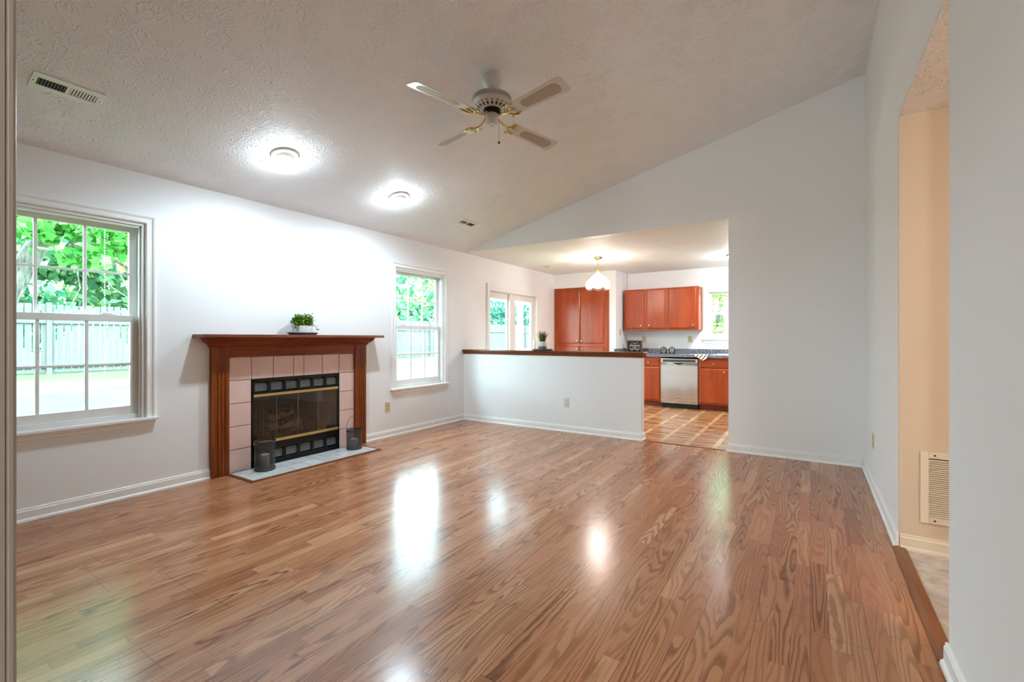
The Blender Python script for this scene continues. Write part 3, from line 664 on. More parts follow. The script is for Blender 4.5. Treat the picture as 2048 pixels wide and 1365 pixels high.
for y in (2.5, 2.86): gr_.tube([(XL - 0.10, y, 0.262), (XL - 0.10, y, 0.215)], 0.006, 6)
gr_.build('grate', 'lanternmetal', fb)
# lanterns on the hearth
def lantern(loc, r, hh, top, label, ch, ang):
    L = thing('lantern', loc, label, 'lantern', 'grey mesh lanterns on the hearth'); x, y, z = loc
    MB().lathe([(r, z), (r + 0.002, z + 0.004), (r + 0.002, z + 0.018), (r, z + 0.020), (0.005, z + 0.020)], (x, y), 36).build('base', 'lanternmetal', L, smooth=True)
    MB().lathe([(r, z + 0.02), (r, z + hh - 0.012)], (x, y), 48, cap=False).build('mesh_cylinder', 'lanternmesh', L, smooth=True)
    MB().lathe([(r - 0.002, z + hh - 0.014), (r + 0.003, z + hh - 0.014), (r + 0.003, z + hh), (r - 0.002, z + hh), (r - 0.002, z + hh - 0.014)], (x, y), 36, cap=False).build('rim', 'lanternmetal', L, smooth=True)
    for k in range(4):
        a = ang + k * PI / 2 + 0.6; MB().tube([(x + r * math.cos(a), y + r * math.sin(a), z + 0.01), (x + r * math.cos(a), y + r * math.sin(a), z + hh - 0.006)], 0.0022, 6).build('upright', 'lanternmetal', L)
    pts = []
    for k in range(17):
        b = PI * k / 16; s_ = math.cos(b) * (r + 0.004); pts.append((x + s_ * math.cos(ang), y + s_ * math.sin(ang), z + hh - 0.012 + (top - hh + 0.012) * math.sin(b) ** 0.8))
    MB().tube(pts, 0.0022, 6).build('handle', 'lanternmetal', L, smooth=True)
    cn = MB().lathe([(0.037, z + 0.020), (0.038, z + 0.022), (0.038, z + ch), (0.034, z + ch + 0.003), (0.006, z + ch)], (x, y), 24).build('candle', 'candle', L, smooth=True)
    MB().tube([(x, y, z + ch - 0.002), (x + 0.001, y, z + ch + 0.012)], 0.0012, 5).build('wick', 'slot', cn)
lantern((-4.105, 2.285, 0.010), 0.084, 0.262, 0.388, 'taller grey mesh lantern with a candle at the left end of the hearth', 0.135, 1.15)
lantern((-4.085, 3.235, 0.010), 0.078, 0.205, 0.345, 'shorter grey mesh lantern with a candle at the right end of the hearth', 0.105, 0.6)

# plant on the mantel
PX, PYY = XL + 0.092, 2.703
MB().lathe([(0.0, 1.2192), (0.86, 1.2192), (1.0, 1.241), (0.98, 1.243), (0.86, 1.226), (0.0, 1.226)], (0, 0), 40, cap=False, sx=0.082, sy=0.158).move(Matrix.Translation((PX, PYY, 0))).build('tray', 'tray', None, smooth=True)
tag(bpy.data.objects['tray'], 'slate grey oval tray on the mantel shelf under the leafy plant', 'tray')
pt = thing('potted_plant', (PX, PYY, 1.226), 'bushy boxwood plant in a white speckled pot on the mantel', 'plant')
MB().lathe([(0.0, 1.2265), (0.92, 1.2265), (1.0, 1.245), (0.98, 1.31), (0.90, 1.31), (0.9, 1.295), (0.0, 1.295)], (0, 0), 32, cap=False, sx=0.06, sy=0.098).move(Matrix.Translation((PX, PYY, 0))).build('pot', 'potwhite', pt, smooth=True)
def leaf_card(mb, c, n, up, s, asp=0.55, fold=0.25):
    n = n.normalized(); a = n.cross(up)
    if a.length < 1e-3: a = Vector((1, 0, 0))
    a.normalize(); b = n.cross(a).normalized()
    pts = [c - b * s * 0.5, c + a * s * asp * 0.5 + n * s * fold * 0.3, c + b * s * 0.5, c - a * s * asp * 0.5 + n * s * fold * 0.3]
    v = [mb.bm.verts.new(p) for p in pts]; mb.bm.faces.new((v[0], v[1], v[2])); mb.bm.faces.new((v[0], v[2], v[3]))
rl = random.Random(11); fm = MB(); sm = MB()
for i in range(120):
    a = rl.random() * 2 * PI; el = rl.random() ** 0.7
    reach = 0.6 + 0.5 * rl.random(); droop = 0.10 if rl.random() < 0.3 else 0.02
    base = Vector((PX + 0.03 * math.cos(a), PYY + 0.06 * math.sin(a), 1.295))
    tip = Vector((PX + 0.075 * math.cos(a) * reach * (1.1 - 0.5 * el), PYY + 0.135 * math.sin(a) * reach * (1.1 - 0.45 * el), 1.30 + 0.125 * el * (0.8 + 0.3 * rl.random())))
    if el < 0.25: tip.z -= 0.05 * rl.random()
    mid = (base + tip) / 2 + Vector((0, 0, 0.03))
    sm.tube([base, mid, tip], 0.0011, 4)
    for k in range(13):
        t_ = 0.25 + 0.75 * k / 12; p = base.lerp(mid, min(1, t_ * 2)) if t_ < 0.5 else mid.lerp(tip, (t_ - 0.5) * 2)
        p = p + Vector((rl.gauss(0, 0.006), rl.gauss(0, 0.007), rl.gauss(0, 0.006)))
        if p.x < XL + 0.012: p.x = XL + 0.012
        leaf_card(fm, p, Vector((rl.gauss(0, 1), rl.gauss(0, 1), rl.gauss(0.6, 0.7))), Vector((rl.gauss(0, 1), rl.gauss(0, 1), 0.3)), 0.0135 + 0.006 * rl.random(), 0.75)
fm.build('foliage', 'leaf', pt); sm.build('stems', 'leaf', pt)

# plant on the half wall
QX, QY, QZ = -2.985, Y0 + 0.06, 1.025
tr = MB().lathe([(0.0, QZ), (0.118, QZ), (0.136, QZ + 0.006), (0.138, QZ + 0.018), (0.132, QZ + 0.020), (0.128, QZ + 0.010), (0.0, QZ + 0.009)], (QX, QY), 48, cap=False).build('tray', 'tray', None, smooth=True)
tag(tr, 'round slate grey tray on the half wall cap under the grass plant', 'tray')
p2 = thing('potted_grass', (QX, QY, QZ + 0.009), 'spiky grass plant in a white and grey pot on the half wall', 'plant')
pot = MB().lathe([(0.0, QZ + 0.010), (0.055, QZ + 0.010), (0.057, QZ + 0.014), (0.057, QZ + 0.118), (0.052, QZ + 0.118), (0.052, QZ + 0.10), (0.0, QZ + 0.10)], (QX, QY), 36, cap=False).build('pot', 'white', p2, smooth=True)
MB().lathe([(0.0575, QZ + 0.010), (0.0578, QZ + 0.054), (0.0572, QZ + 0.055), (0.0565, QZ + 0.010)], (QX, QY), 36, cap=False).build('glaze_band', 'stone', pot, smooth=True)
pb = MB()
for i in range(40):
    a, r_ = rl.random() * 2 * PI, 0.048 * math.sqrt(rl.random()); pb.ball((QX + r_ * math.cos(a), QY + r_ * math.sin(a), QZ + 0.104 + 0.01 * rl.random()), 0.006 + 0.003 * rl.random(), 6)
pb.build('pebbles', 'pebble', p2)
gb = MB()
for i in range(150):
    a = rl.random() * 2 * PI; r0 = 0.034 * math.sqrt(rl.random()); hgt = 0.11 + 0.07 * rl.random(); out = (0.02 + 0.09 * rl.random() ** 2.2)
    dx, dy = math.cos(a), math.sin(a); nx, ny = -dy, dx; wd = 0.0036; prev = None
    for k in range(6):
        t_ = k / 5; rr = r0 + out * t_ ** 1.7; z = QZ + 0.10 + hgt * (t_ - 0.18 * t_ * t_ * (out / 0.11)); hw = wd * (1 - t_ ** 2) + 0.0003
        cur = (gb.bm.verts.new((QX + dx * rr + nx * hw, QY + dy * rr + ny * hw, z)), gb.bm.verts.new((QX + dx * rr - nx * hw, QY + dy * rr - ny * hw, z)))
        if prev: gb.bm.faces.new((prev[0], cur[0], cur[1], prev[1]))
        prev = cur
gb.build('grass_blades', 'grass', p2)

# ------------------------------------------------------------------ ceiling fixtures of the living room
NRM = Vector((SL, 0, -1)).normalized()               # outward (downward) normal of the slope
RS = Matrix.Rotation(-math.atan(SL), 4, 'Y')          # tilts a level thing to the slope
def on_slope(x, y): return Vector((x, y, zc(x)))
def downlight(x, y, label):
    p = on_slope(x, y)
    L = thing('recessed_light', p, label, 'ceiling light', 'recessed lights over the fireplace')
    L.rotation_euler = RS.to_euler()
    MB().lathe([(0.0, -0.010), (0.064, -0.010), (0.070, -0.018), (0.078, -0.021), (0.096, -0.014), (0.104, -0.0005), (0.0, -0.0005)], (0, 0), 40, cap=False).build('trim_ring', 'white', L, smooth=True, org=(0, 0, 0))
    MB().lathe([(0.0, -0.0102), (0.063, -0.0102), (0.060, -0.026), (0.050, -0.036), (0.0, -0.036)], (-0.006, 0), 32, cap=False).build('eyeball', 'white', L, smooth=True, org=(0, 0, 0))
    MB().ball((-0.014, 0, -0.070), 0.045, 20, (1, 1, 0.8)).build('bulb', 'bulb', L, smooth=True, org=(0, 0, 0))
    sp = bpy.data.lights.new('recessed_beam', 'SPOT'); sp.energy = E_SPOT; sp.color = (0.75, 0.95, 1.06); sp.spot_size = math.radians(174); sp.spot_blend = 0.6; sp.shadow_soft_size = 0.045
    so = bpy.data.objects.new('recessed_beam', sp); COL.objects.link(so); so.parent = L; so.location = (-0.014, 0, -0.115); so.rotation_euler = RS.inverted().to_euler()
downlight(-3.49, 2.10, 'nearer of the two lit round recessed lights over the fireplace')
downlight(-3.515, 3.335, 'farther of the two lit round recessed lights over the fireplace')

def register(name, c, lx, ly, rot, nl, label, split=True, cat='vent', group='ceiling air registers', mat='white'):
    """louvred register, plate in local xy, long side along local y, facing down"""
    R_ = thing(name, c, label, cat, group); R_.rotation_euler = rot
    fx, fy = lx * 0.27, ly * 0.085; z0, z1 = -0.007, -0.0005
    mb = MB().box(-lx / 2, -lx / 2 + fx, -ly / 2, ly / 2, z0, z1).box(lx / 2 - fx, lx / 2, -ly / 2, ly / 2, z0, z1)
    mb.box(-lx / 2 + fx, lx / 2 - fx, -ly / 2, -ly / 2 + fy, z0, z1).box(-lx / 2 + fx, lx / 2 - fx, ly / 2 - fy, ly / 2, z0, z1)
    if split: mb.box(-lx / 2 + fx, lx / 2 - fx, -ly * 0.025, ly * 0.025, z0, z1)
    mb.build('frame', mat, R_, 0.0015, org=(0, 0, 0))
    box(-lx / 2 + fx, lx / 2 - fx, -ly / 2 + fy, ly / 2 - fy, -0.0015, -0.0006).build('duct_backing', 'blackm', R_, org=(0, 0, 0))
    sl = MB(); halves = ((-ly / 2 + fy, -ly * 0.025, -1), (ly * 0.025, ly / 2 - fy, 1))
    for (a, b, sg) in halves:
        for k in range(nl):
            y = a + (b - a) * (k + 0.5) / nl; wv = 0.0055 if sg > 0 else 0.0012
            sl.hexa([(-lx / 2 + fx, y - wv, z0 + 0.001), (lx / 2 - fx, y - wv, z0 + 0.001), (lx / 2 - fx, y - wv + 0.001, z0 + 0.001), (-lx / 2 + fx, y - wv + 0.001, z0 + 0.001),
                     (-lx / 2 + fx, y + wv - 0.001, -0.0018), (lx / 2 - fx, y + wv - 0.001, -0.0018), (lx / 2 - fx, y + wv, -0.0018), (-lx / 2 + fx, y + wv, -0.0018)])
    sl.build('louvers', mat, R_, org=(0, 0, 0))
    for y in (-ly / 2 + fy * 0.45, ly / 2 - fy * 0.45): MB().lathe([(0.0035, z0 - 0.001), (0.0035, z0 + 0.001)], (0, y), 10).build('screw', 'slot', R_, org=(0, 0, 0))
    return R_
register('air_register', on_slope(-3.582, 0.852), 0.145, 0.305, RS.to_euler(), 9, 'long white ceiling register at the upper left of the photo')
register('air_register', on_slope(-3.572, 4.518), 0.135, 0.31, RS.to_euler(), 9, 'small white ceiling register near the corner above the half wall')
register('air_register', (-3.85, 7.06, CH), 0.10, 0.24, (0, 0, 0), 8, 'small register in the kitchen ceiling near the patio door')

# ceiling fan
FX, FY = -1.891, 2.672; zt = zc(FX)
fan = thing('ceiling_fan', (FX, FY, zt), 'white four blade ceiling fan with cane inserts and brass arms', 'ceiling fan')
fz = lambda pr: [(r, z) for r, z in pr]
MB().lathe([(0.0, zt + 0.015), (0.062, zt + 0.015), (0.070, zt - 0.004), (0.072, zt - 0.026), (0.064, zt - 0.054), (0.044, zt - 0.076), (0.026, zt - 0.088), (0.0, zt - 0.088)], (FX, FY), 36, cap=False).build('canopy', 'fanwhite', fan, smooth=True)
MB().lathe([(0.022, zt - 0.0885), (0.022, zt - 0.094), (0.0, zt - 0.094)], (FX, FY), 24, cap=False).build('hanger_ball', 'blackm', fan, smooth=True)
MB().lathe([(0.012, zt - 0.09), (0.012, 2.915)], (FX, FY), 16).build('downrod', 'fanwhite', fan, smooth=True)
mh = MB().lathe([(0.012, 2.922), (0.022, 2.915), (0.060, 2.910), (0.105, 2.900), (0.128, 2.888), (0.136, 2.872), (0.136, 2.846), (0.132, 2.832), (0.112, 2.812), (0.078, 2.797), (0.070, 2.797), (0.0, 2.80)], (FX, FY), 56, cap=False).build('motor_housing', 'fanwhite', fan, smooth=True)
vh = MB()
for k in range(64):
    for r_i, (z, s_) in enumerate(((2.880, 0.5), (2.869, 1.0), (2.858, 1.0), (2.850, 0.5))):
        a = 2 * PI * (k + 0.5 * (r_i % 2)) / 64; r_ = 0.1365 if z < 2.872 else 0.1335
        c = Vector((FX + r_ * math.cos(a), FY + r_ * math.sin(a), z)); u = Vector((-math.sin(a), math.cos(a), 0)); n_ = Vector((math.cos(a), math.sin(a), 0.0))
        w_, h_ = 0.0042, 0.0052 * s_
        v = [c + n_ * 0.0004 + u * p + Vector((0, 0, q)) for p, q in ((-w_, 0), (0, -h_), (w_, 0), (0, h_))]
        vh.face(v)
vh.build('vent_holes', 'slot', mh)
vs_ = MB()
for k in range(20):                                   # big slots under the housing
    a = 2 * PI * k / 20; ca, sa = math.cos(a), math.sin(a)
    def PP(r_, t_, z): return (FX + r_ * ca - t_ * sa, FY + r_ * sa + t_ * ca, z)
    vs_.face([PP(0.084, -0.005, 2.7988), PP(0.084, 0.005, 2.7988), PP(0.108, 0.0085, 2.8093), PP(0.108, -0.0085, 2.8093)])
    vs_.face([PP(0.1165, -0.009, 2.8155), PP(0.1165, 0.009, 2.8155), PP(0.1205, 0.009, 2.8195), PP(0.1205, -0.009, 2.8195)])
vs_.build('vent_slots', 'slot', mh)
MB().lathe([(0.0, 2.798), (0.062, 2.798), (0.062, 2.775), (0.05, 2.765), (0.0, 2.765)], (FX, FY), 32, cap=False).build('flywheel', 'black', fan, smooth=True)
sh = MB().lathe([(0.0, 2.775), (0.040, 2.775), (0.045, 2.768), (0.0455, 2.715), (0.043, 2.700), (0.034, 2.694), (0.033, 2.690), (0.0, 2.689)], (FX, FY), 36, cap=False).build('switch_housing', 'fanwhite', fan, smooth=True)
MB().lathe([(0.0, 2.6888), (0.006, 2.6885), (0.006, 2.690)], (FX, FY), 12, cap=False).build('cap_screw', 'slot', sh)
cx, cy = FX + 0.050 * math.cos(0.55), FY + 0.050 * math.sin(0.55)
pc_ = MB().tube([(FX + 0.043 * math.cos(0.55), FY + 0.043 * math.sin(0.55), 2.735), (cx, cy, 2.73), (cx, cy, 2.575)], 0.0011, 5).build('pull_chain', 'slot', sh)
MB().ball((cx, cy, 2.568), 0.0085, 12).build('pull_knob', 'bark', pc_, smooth=True)
def blade_outline(r0, r1, w0, w1, rc, n=6):
    pts = [(r0, -w0)]
    for k in range(n + 1):
        b = -PI / 2 + PI / 2 * k / n; pts.append((r1 - rc + rc * math.cos(b), -w1 + rc + rc * math.sin(b)))
    for k in range(n + 1):
        b = PI / 2 * k / n; pts.append((r1 - rc + rc * math.cos(b), w1 - rc + rc * math.sin(b)))
    pts.append((r0, w0)); return pts
pitch = Matrix.Rotation(math.radians(-13), 4, 'X')
BZ = 2.733
proto = None
for k in range(4):
    ang = math.radians(-12.43 + 90 * k)
    if proto is None:
        bl = MB().prism(blade_outline(0.20, 0.665, 0.052, 0.066, 0.03), 'z', -0.003, 0.003).move(pitch).build('blade', 'fanwhite', None, org=(0, 0, 0)); bl.parent = fan
        n = 10; pts = []
        for i in range(n + 1):
            b = PI / 2 + PI * i / n; pts.append((0.325 + 0.032 * math.cos(b), 0.035 * math.sin(b)))
        for i in range(n + 1):
            b = -PI / 2 + PI * i / n; pts.append((0.578 + 0.040 * math.cos(b), 0.045 * math.sin(b)))
        MB().prism(pts, 'z', -0.0042, -0.0031).move(pitch).build('cane_insert', 'cane', bl, org=(0, 0, 0))
        ir = MB().tube([(0.050, 0, 0.036), (0.085, 0, 0.010), (0.12, 0, -0.002), (0.165, 0, -0.007)], [0.009, 0.008, 0.0075, 0.008], 8)
        for s_ in (1, -1):
            ir.tube([(0.150, 0, -0.008), (0.178, 0.022 * s_, -0.010), (0.196, 0.046 * s_, -0.009), (0.222, 0.056 * s_, -0.008), (0.248, 0.046 * s_, -0.008)], [0.007, 0.008, 0.0075, 0.006, 0.003], 8)
            ir.tube([(0.196, 0.046 * s_, -0.009), (0.182, 0.058 * s_, -0.008), (0.166, 0.050 * s_, -0.008), (0.168, 0.036 * s_, -0.009)], [0.006, 0.005, 0.005, 0.003], 8)
        ir.tube([(0.160, 0, -0.008), (0.20, 0, -0.010), (0.238, 0, -0.008)], [0.009, 0.007, 0.003], 8)
        io = ir.move(pitch).build('blade_arm', 'brass', None, smooth=True, org=(0, 0, 0)); io.parent = fan
        proto = (bl, io)
    else:
        bl = copy_tree(proto[0], fan); io = copy_tree(proto[1], fan)
    for o in (bl, io):
        o.location = (0, 0, BZ - zt); o.rotation_euler = (0, 0, ang)

# ------------------------------------------------------------------ outlets and switches
def outlet(name, P, a, z, label, mat, toggle=False):
    O = thing(name, P(a, 0, z), label, 'switch' if toggle else 'outlet', None)
    mb = MB(); pbox(mb, P, a - 0.036, a + 0.036, 0.0, 0.006, z - 0.058, z + 0.058); mb.build('cover_plate', mat, O, 0.003)
    if toggle:
        mb = MB(); pbox(mb, P, a - 0.005, a + 0.005, 0.006, 0.016, z - 0.006, z + 0.014); mb.build('toggle', mat, O, 0.001)
    else:
        for dz in (-0.022, 0.022):
            mb = MB(); pbox(mb, P, a - 0.017, a + 0.017, 0.006, 0.0085, z + dz - 0.015, z + dz + 0.015); r_ = mb.build('receptacle', mat, O, 0.002)
            mb = MB()
            for da in (-0.007, 0.007): pbox(mb, P, a + da - 0.0018, a + da + 0.0018, 0.0085, 0.009, z + dz - 0.003, z + dz + 0.008)
            pbox(mb, P, a - 0.003, a + 0.003, 0.0085, 0.009, z + dz - 0.011, z + dz - 0.006); mb.build('slots', 'slot', r_)
    return O
PB = lambda a, d, z: (a, Y0 - d, z)
PR = lambda a, d, z: (XR - d, a, z)
PS = lambda a, d, z: (KX + d, a, z)
outlet('outlet', PL, 3.865, 0.362, 'ivory wall outlet between fireplace and second window', 'ivory')
outlet('outlet', PB, -2.605, 0.372, 'pale outlet in the middle of the half wall', 'ivorylight')
outlet('outlet', PR, 4.627, 0.372, 'ivory outlet low on the right wall beyond the hall opening', 'ivory')
outlet('outlet', PK, -2.673, 1.170, 'ivory kitchen outlet beside the framed sign', 'ivory')
outlet('outlet', PK, -1.835, 1.171, 'ivory kitchen outlet under the right end of the wall cabinets', 'ivory')
outlet('light_switch', PS, 8.39, 1.30, 'ivory light switch on the wall beside the pantry', 'ivory', True)

# return air grille in the hall
gr = thing('return_air_grille', (0.80, YO[1], 0.365), 'cream slatted return air grille low on the hall wall', 'vent')
gx0, gx1, gz0, gz1 = 0.511, 1.10, 0.168, 0.560; yw = YO[1]
mb = MB().box(gx0, gx0 + 0.035, yw - 0.014, yw, gz0, gz1).box(gx1 - 0.035, gx1, yw - 0.014, yw, gz0, gz1).box(gx0 + 0.035, gx1 - 0.035, yw - 0.014, yw, gz0, gz0 + 0.035).box(gx0 + 0.035, gx1 - 0.035, yw - 0.014, yw, gz1 - 0.035, gz1)
mb.build('frame', 'trim_cream', gr, 0.002)
box(gx0 + 0.035, gx1 - 0.035, yw - 0.003, yw - 0.001, gz0 + 0.035, gz1 - 0.035).build('backing', 'slot', gr)
mb = MB()
for k in range(28):
    z = gz0 + 0.038 + (gz1 - gz0 - 0.076) * (k + 0.5) / 28
    mb.hexa([(gx0 + 0.035, yw - 0.013, z - 0.006), (gx1 - 0.035, yw - 0.013, z - 0.006), (gx1 - 0.035, yw - 0.0035, z + 0.001), (gx0 + 0.035, yw - 0.0035, z + 0.001),
             (gx0 + 0.035, yw - 0.013, z - 0.0045), (gx1 - 0.035, yw - 0.013, z - 0.0045), (gx1 - 0.035, yw - 0.0035, z + 0.0025), (gx0 + 0.035, yw - 0.0035, z + 0.0025)])
mb.build('slats', 'trim_cream', gr)
for z in (gz0 + 0.017, gz1 - 0.017): MB().lathe([(0.005, yw - 0.0155), (0.005, yw - 0.0142)], (gx0 + 0.10 * 0 + 0.06, z), 10, 'y').build('screw', 'slot', gr)

# ------------------------------------------------------------------ kitchen
def door_front(mb, x0, x1, z0, z1, y, th=0.02, ed=0.016):
    """slab with a wide chamfered edge, facing -y"""
    p = [(x0, y, z0), (x1, y, z0), (x1, y, z1), (x0, y, z1)]
    q = [(x0, y - th * 0.55, z0), (x1, y - th * 0.55, z0), (x1, y - th * 0.55, z1), (x0, y - th * 0.55, z1)]
    r = [(x0 + ed, y - th, z0 + ed), (x1 - ed, y - th, z0 + ed), (x1 - ed, y - th, z1 - ed), (x0 + ed, y - th, z1 - ed)]
    V = [[mb.bm.verts.new(v) for v in s_] for s_ in (p, q, r)]
    for A, B in zip(V, V[1:]):
        for i in range(4): mb.bm.faces.new((A[i], A[(i + 1) % 4], B[(i + 1) % 4], B[i]))
    mb.bm.faces.new(V[0]); mb.bm.faces.new(V[2]); return mb
def knob(parent, x, z, y):
    return MB().lathe([(0.006, y), (0.006, y - 0.010), (0.015, y - 0.014), (0.017, y - 0.020), (0.013, y - 0.026), (0.0, y - 0.028)], (x, z), 20, 'y', cap=False).build('knob', 'nickel', parent, smooth=True)
# wall cabinets
UY = KY - 0.30
def wall_cab(x0, x1, doors, label):
    c = thing('wall_cabinet', ((x0 + x1) / 2, KY, 1.335), label, 'cabinet', 'cherry wall cabinets')
    box(x0 + 0.0005, x1 - 0.0005, UY, KY - 0.001, 1.335, 2.098).build('body', 'cherry', c, 0.002)
    for (a, b, kx) in doors:
        d_ = door_front(MB(), a, b, 1.365, 2.080, UY).build('door', 'cherry', c); knob(d_, kx, 1.42, UY - 0.02)
wall_cab(-2.955, -2.170, [(-2.925, -2.573, -2.633), (-2.533, -2.197, -2.481)], 'cherry wall cabinet with two doors beside the pantry corner')
wall_cab(-2.170, -1.625, [(-2.145, -1.668, -1.719)], 'cherry wall cabinet with one wide door beside the kitchen window')
# base cabinets
BY = 8.10
def base_cab(x0, x1, fronts, label):
    c = thing('base_cabinet', ((x0 + x1) / 2, KY, 0), label, 'cabinet', 'cherry base cabinets')
    MB().box(x0 + 0.001, x0 + 0.018, BY + 0.02, KY - 0.001, 0.10, 0.868).box(x1 - 0.018, x1 - 0.001, BY + 0.02, KY - 0.001, 0.10, 0.868).box(x0 + 0.001, x1 - 0.001, BY, BY + 0.02, 0.10, 0.868).box(x0 + 0.018, x1 - 0.018, BY + 0.02, KY - 0.001, 0.10, 0.118).build('body', 'cherry', c)
    box(x0 + 0.001, x1 - 0.001, BY + 0.075, KY - 0.001, 0.0, 0.10).build('toe_kick', 'cherry_d', c)
    for (a, b, kd, kk) in fronts:
        d_ = door_front(MB(), a, b, 0.705, 0.838, BY).build('drawer', 'cherry_h', c); knob(d_, kd, 0.768, BY - 0.02)
        d_ = door_front(MB(), a, b, 0.125, 0.690, BY).build('door', 'cherry', c); knob(d_, kk, 0.640, BY - 0.02)
base_cab(KX + 0.004, -2.170, [(-2.965, -2.62, -2.79, -2.66), (-2.58, -2.195, -2.375, -2.54)], 'cherry base cabinet left of the dishwasher, partly behind the half wall')
base_cab(-1.560, -0.60, [(-1.535, -1.10, -1.318, -1.165), (-1.06, -0.63, -0.85, -1.0)], 'cherry base cabinet under the sink, right of the dishwasher')
base_cab(-0.60, XE - 0.004, [(-0.57, 0.25, -0.16, 0.2)], 'cherry base cabinet hidden behind the pier')
dw = thing('dishwasher', (-1.865, KY, 0), 'stainless steel dishwasher between the cherry base cabinets', 'dishwasher')
DY = 8.085
box(-2.164, -1.566, DY + 0.04, KY - 0.01, 0.012, 0.845).build('tub', 'blackm', dw)
mb = MB(); n = 24; prev = None                       # gently bowed door skin
prof = []
for k in range(n + 1):
    z = 0.085 + (0.775 - 0.085) * k / n; prof.append((DY + 0.010 - 0.010 * math.sin(PI * k / n) ** 0.5, z))
pr = [(DY + 0.04, 0.085)] + prof + [(DY + 0.04, 0.775)]
mb.prism(pr, 'x', -2.164, -1.566); dr = mb.build('door', 'steel', dw, 0, True)
box(-2.164, -1.566, DY, DY + 0.04, 0.775, 0.842).build('control_fascia', 'steel', dw, 0.003)
cp = box(-2.130, -1.600, DY - 0.004, DY, 0.786, 0.828).build('control_strip', 'panelgrey', dw, 0.002)
mb = MB()
for k in range(5): mb.box(-1.75 + 0.028 * k, -1.742 + 0.028 * k, DY - 0.005, DY - 0.004, 0.800, 0.806)
mb.build('buttons', 'nickel', cp)
mb = MB()
pts = [(-1.950 + 0.075 + 0.075 * math.cos(b), 0.772 + (0.030 * math.sin(b) if b > PI else 0)) for b in [PI + PI * k / 14 for k in range(15)]]
mb.prism(pts, 'y', DY - 0.003, DY + 0.002); mb.build('pocket_handle', 'slot', dw)
box(-2.160, -1.570, DY + 0.045, DY + 0.06, 0.0, 0.082).build('kick_plate', 'blackm', dw)
def text(body, size, loc, rot, mat, parent, ext=0.0006, shear=0.0, align='CENTER', name='lettering', sx=1.0):
    c = bpy.data.curves.new(name, 'FONT'); c.body = body; c.size = size; c.extrude = ext; c.align_x = align; c.align_y = 'CENTER'; c.shear = shear
    c.materials.append(M[mat]); o = bpy.data.objects.new(name, c); COL.objects.link(o)
    o.parent = parent; p = parent; org = Vector((0, 0, 0))
    while p is not None: org = org + p.location; p = p.parent
    dg = bpy.context.evaluated_depsgraph_get(); me = bpy.data.meshes.new_from_object(o.evaluated_get(dg))
    bpy.data.objects.remove(o); bpy.data.curves.remove(c); me.name = name
    o = bpy.data.objects.new(name, me); COL.objects.link(o); o.parent = parent
    o.location = Vector(loc) - org; o.rotation_euler = rot; o.scale = (sx, 1, 1); return o
text('Whirlpool', 0.016, (-1.862, DY - 0.0015, 0.172), (PI / 2, 0, 0), 'slot', dr, 0.0004, 0.2, name='badge')
# countertop
ct = thing('countertop', (-1.0, KY, 0.87), 'speckled grey laminate countertop with upstand behind', 'countertop')
SX0, SX1, SY0, SY1 = -1.32, -0.65, 8.21, 8.66
mb = MB().box(KX + 0.001, SX0, BY - 0.045, KY - 0.001, 0.870, 0.910).box(SX1, XE - 0.001, BY - 0.045, KY - 0.001, 0.870, 0.910).box(SX0, SX1, BY - 0.045, SY0, 0.870, 0.910).box(SX0, SX1, SY1, KY - 0.001, 0.870, 0.910)
mb.build('worktop', 'counter', ct)
box(KX + 0.001, XE - 0.001, KY - 0.021, KY - 0.001, 0.910, 0.996).build('backsplash', 'counter', ct, 0.003)
box(KX + 0.001, KX + 0.021, BY - 0.03, KY - 0.021, 0.910, 0.996).build('side_splash', 'counter', ct, 0.003)
sk = thing('kitchen_sink', (-0.985, 8.43, 0.91), 'white enamel sink rim set in the countertop below the window', 'sink')
mb = MB(); a = 0.022
mb.box(SX0 - a, SX1 + a, SY0 - a, SY0 + 0.02, 0.9102, 0.922).box(SX0 - a, SX1 + a, SY1 - 0.05, SY1 + a, 0.9102, 0.922).box(SX0 - a, SX0 + 0.02, SY0 + 0.02, SY1 - 0.05, 0.9102, 0.922).box(SX1 - 0.02, SX1 + a, SY0 + 0.02, SY1 - 0.05, 0.9102, 0.922)
mb.build('rim', 'sink', sk, 0.004)
mb = MB(); e0, e1, f0, f1 = SX0 + 0.012, SX1 - 0.012, SY0 + 0.012, SY1 - 0.042
mb.box(e0, e1, f0, f1, 0.735, 0.745).box(e0, e0 + 0.008, f0, f1, 0.745, 0.912).box(e1 - 0.008, e1, f0, f1, 0.745, 0.912).box(e0, e1, f0, f0 + 0.008, 0.745, 0.912).box(e0, e1, f1 - 0.008, f1, 0.745, 0.912)
mb.build('bowl', 'sink', sk)
# pantry
pc = thing('pantry_cabinet', (-3.695, PY, 0), 'tall cherry pantry cabinet built into the wall beside the patio door', 'cabinet')
PF = PY - 0.012
box(-4.260, -3.130, PF, PY + 0.60, 0.0, 2.163).build('body', 'cherry', pc, 0.002)
for (a, b, kx) in ((-4.200, -3.706, -3.755), (-3.698, -3.224, -3.668)):
    d_ = door_front(MB(), a, b, 1.088, 2.105, PF).build('door', 'cherry', pc); knob(d_, kx, 1.135, PF - 0.02)
    d_ = door_front(MB(), a, b, 0.12, 1.036, PF).build('door', 'cherry', pc); knob(d_, kx, 0.985, PF - 0.02)
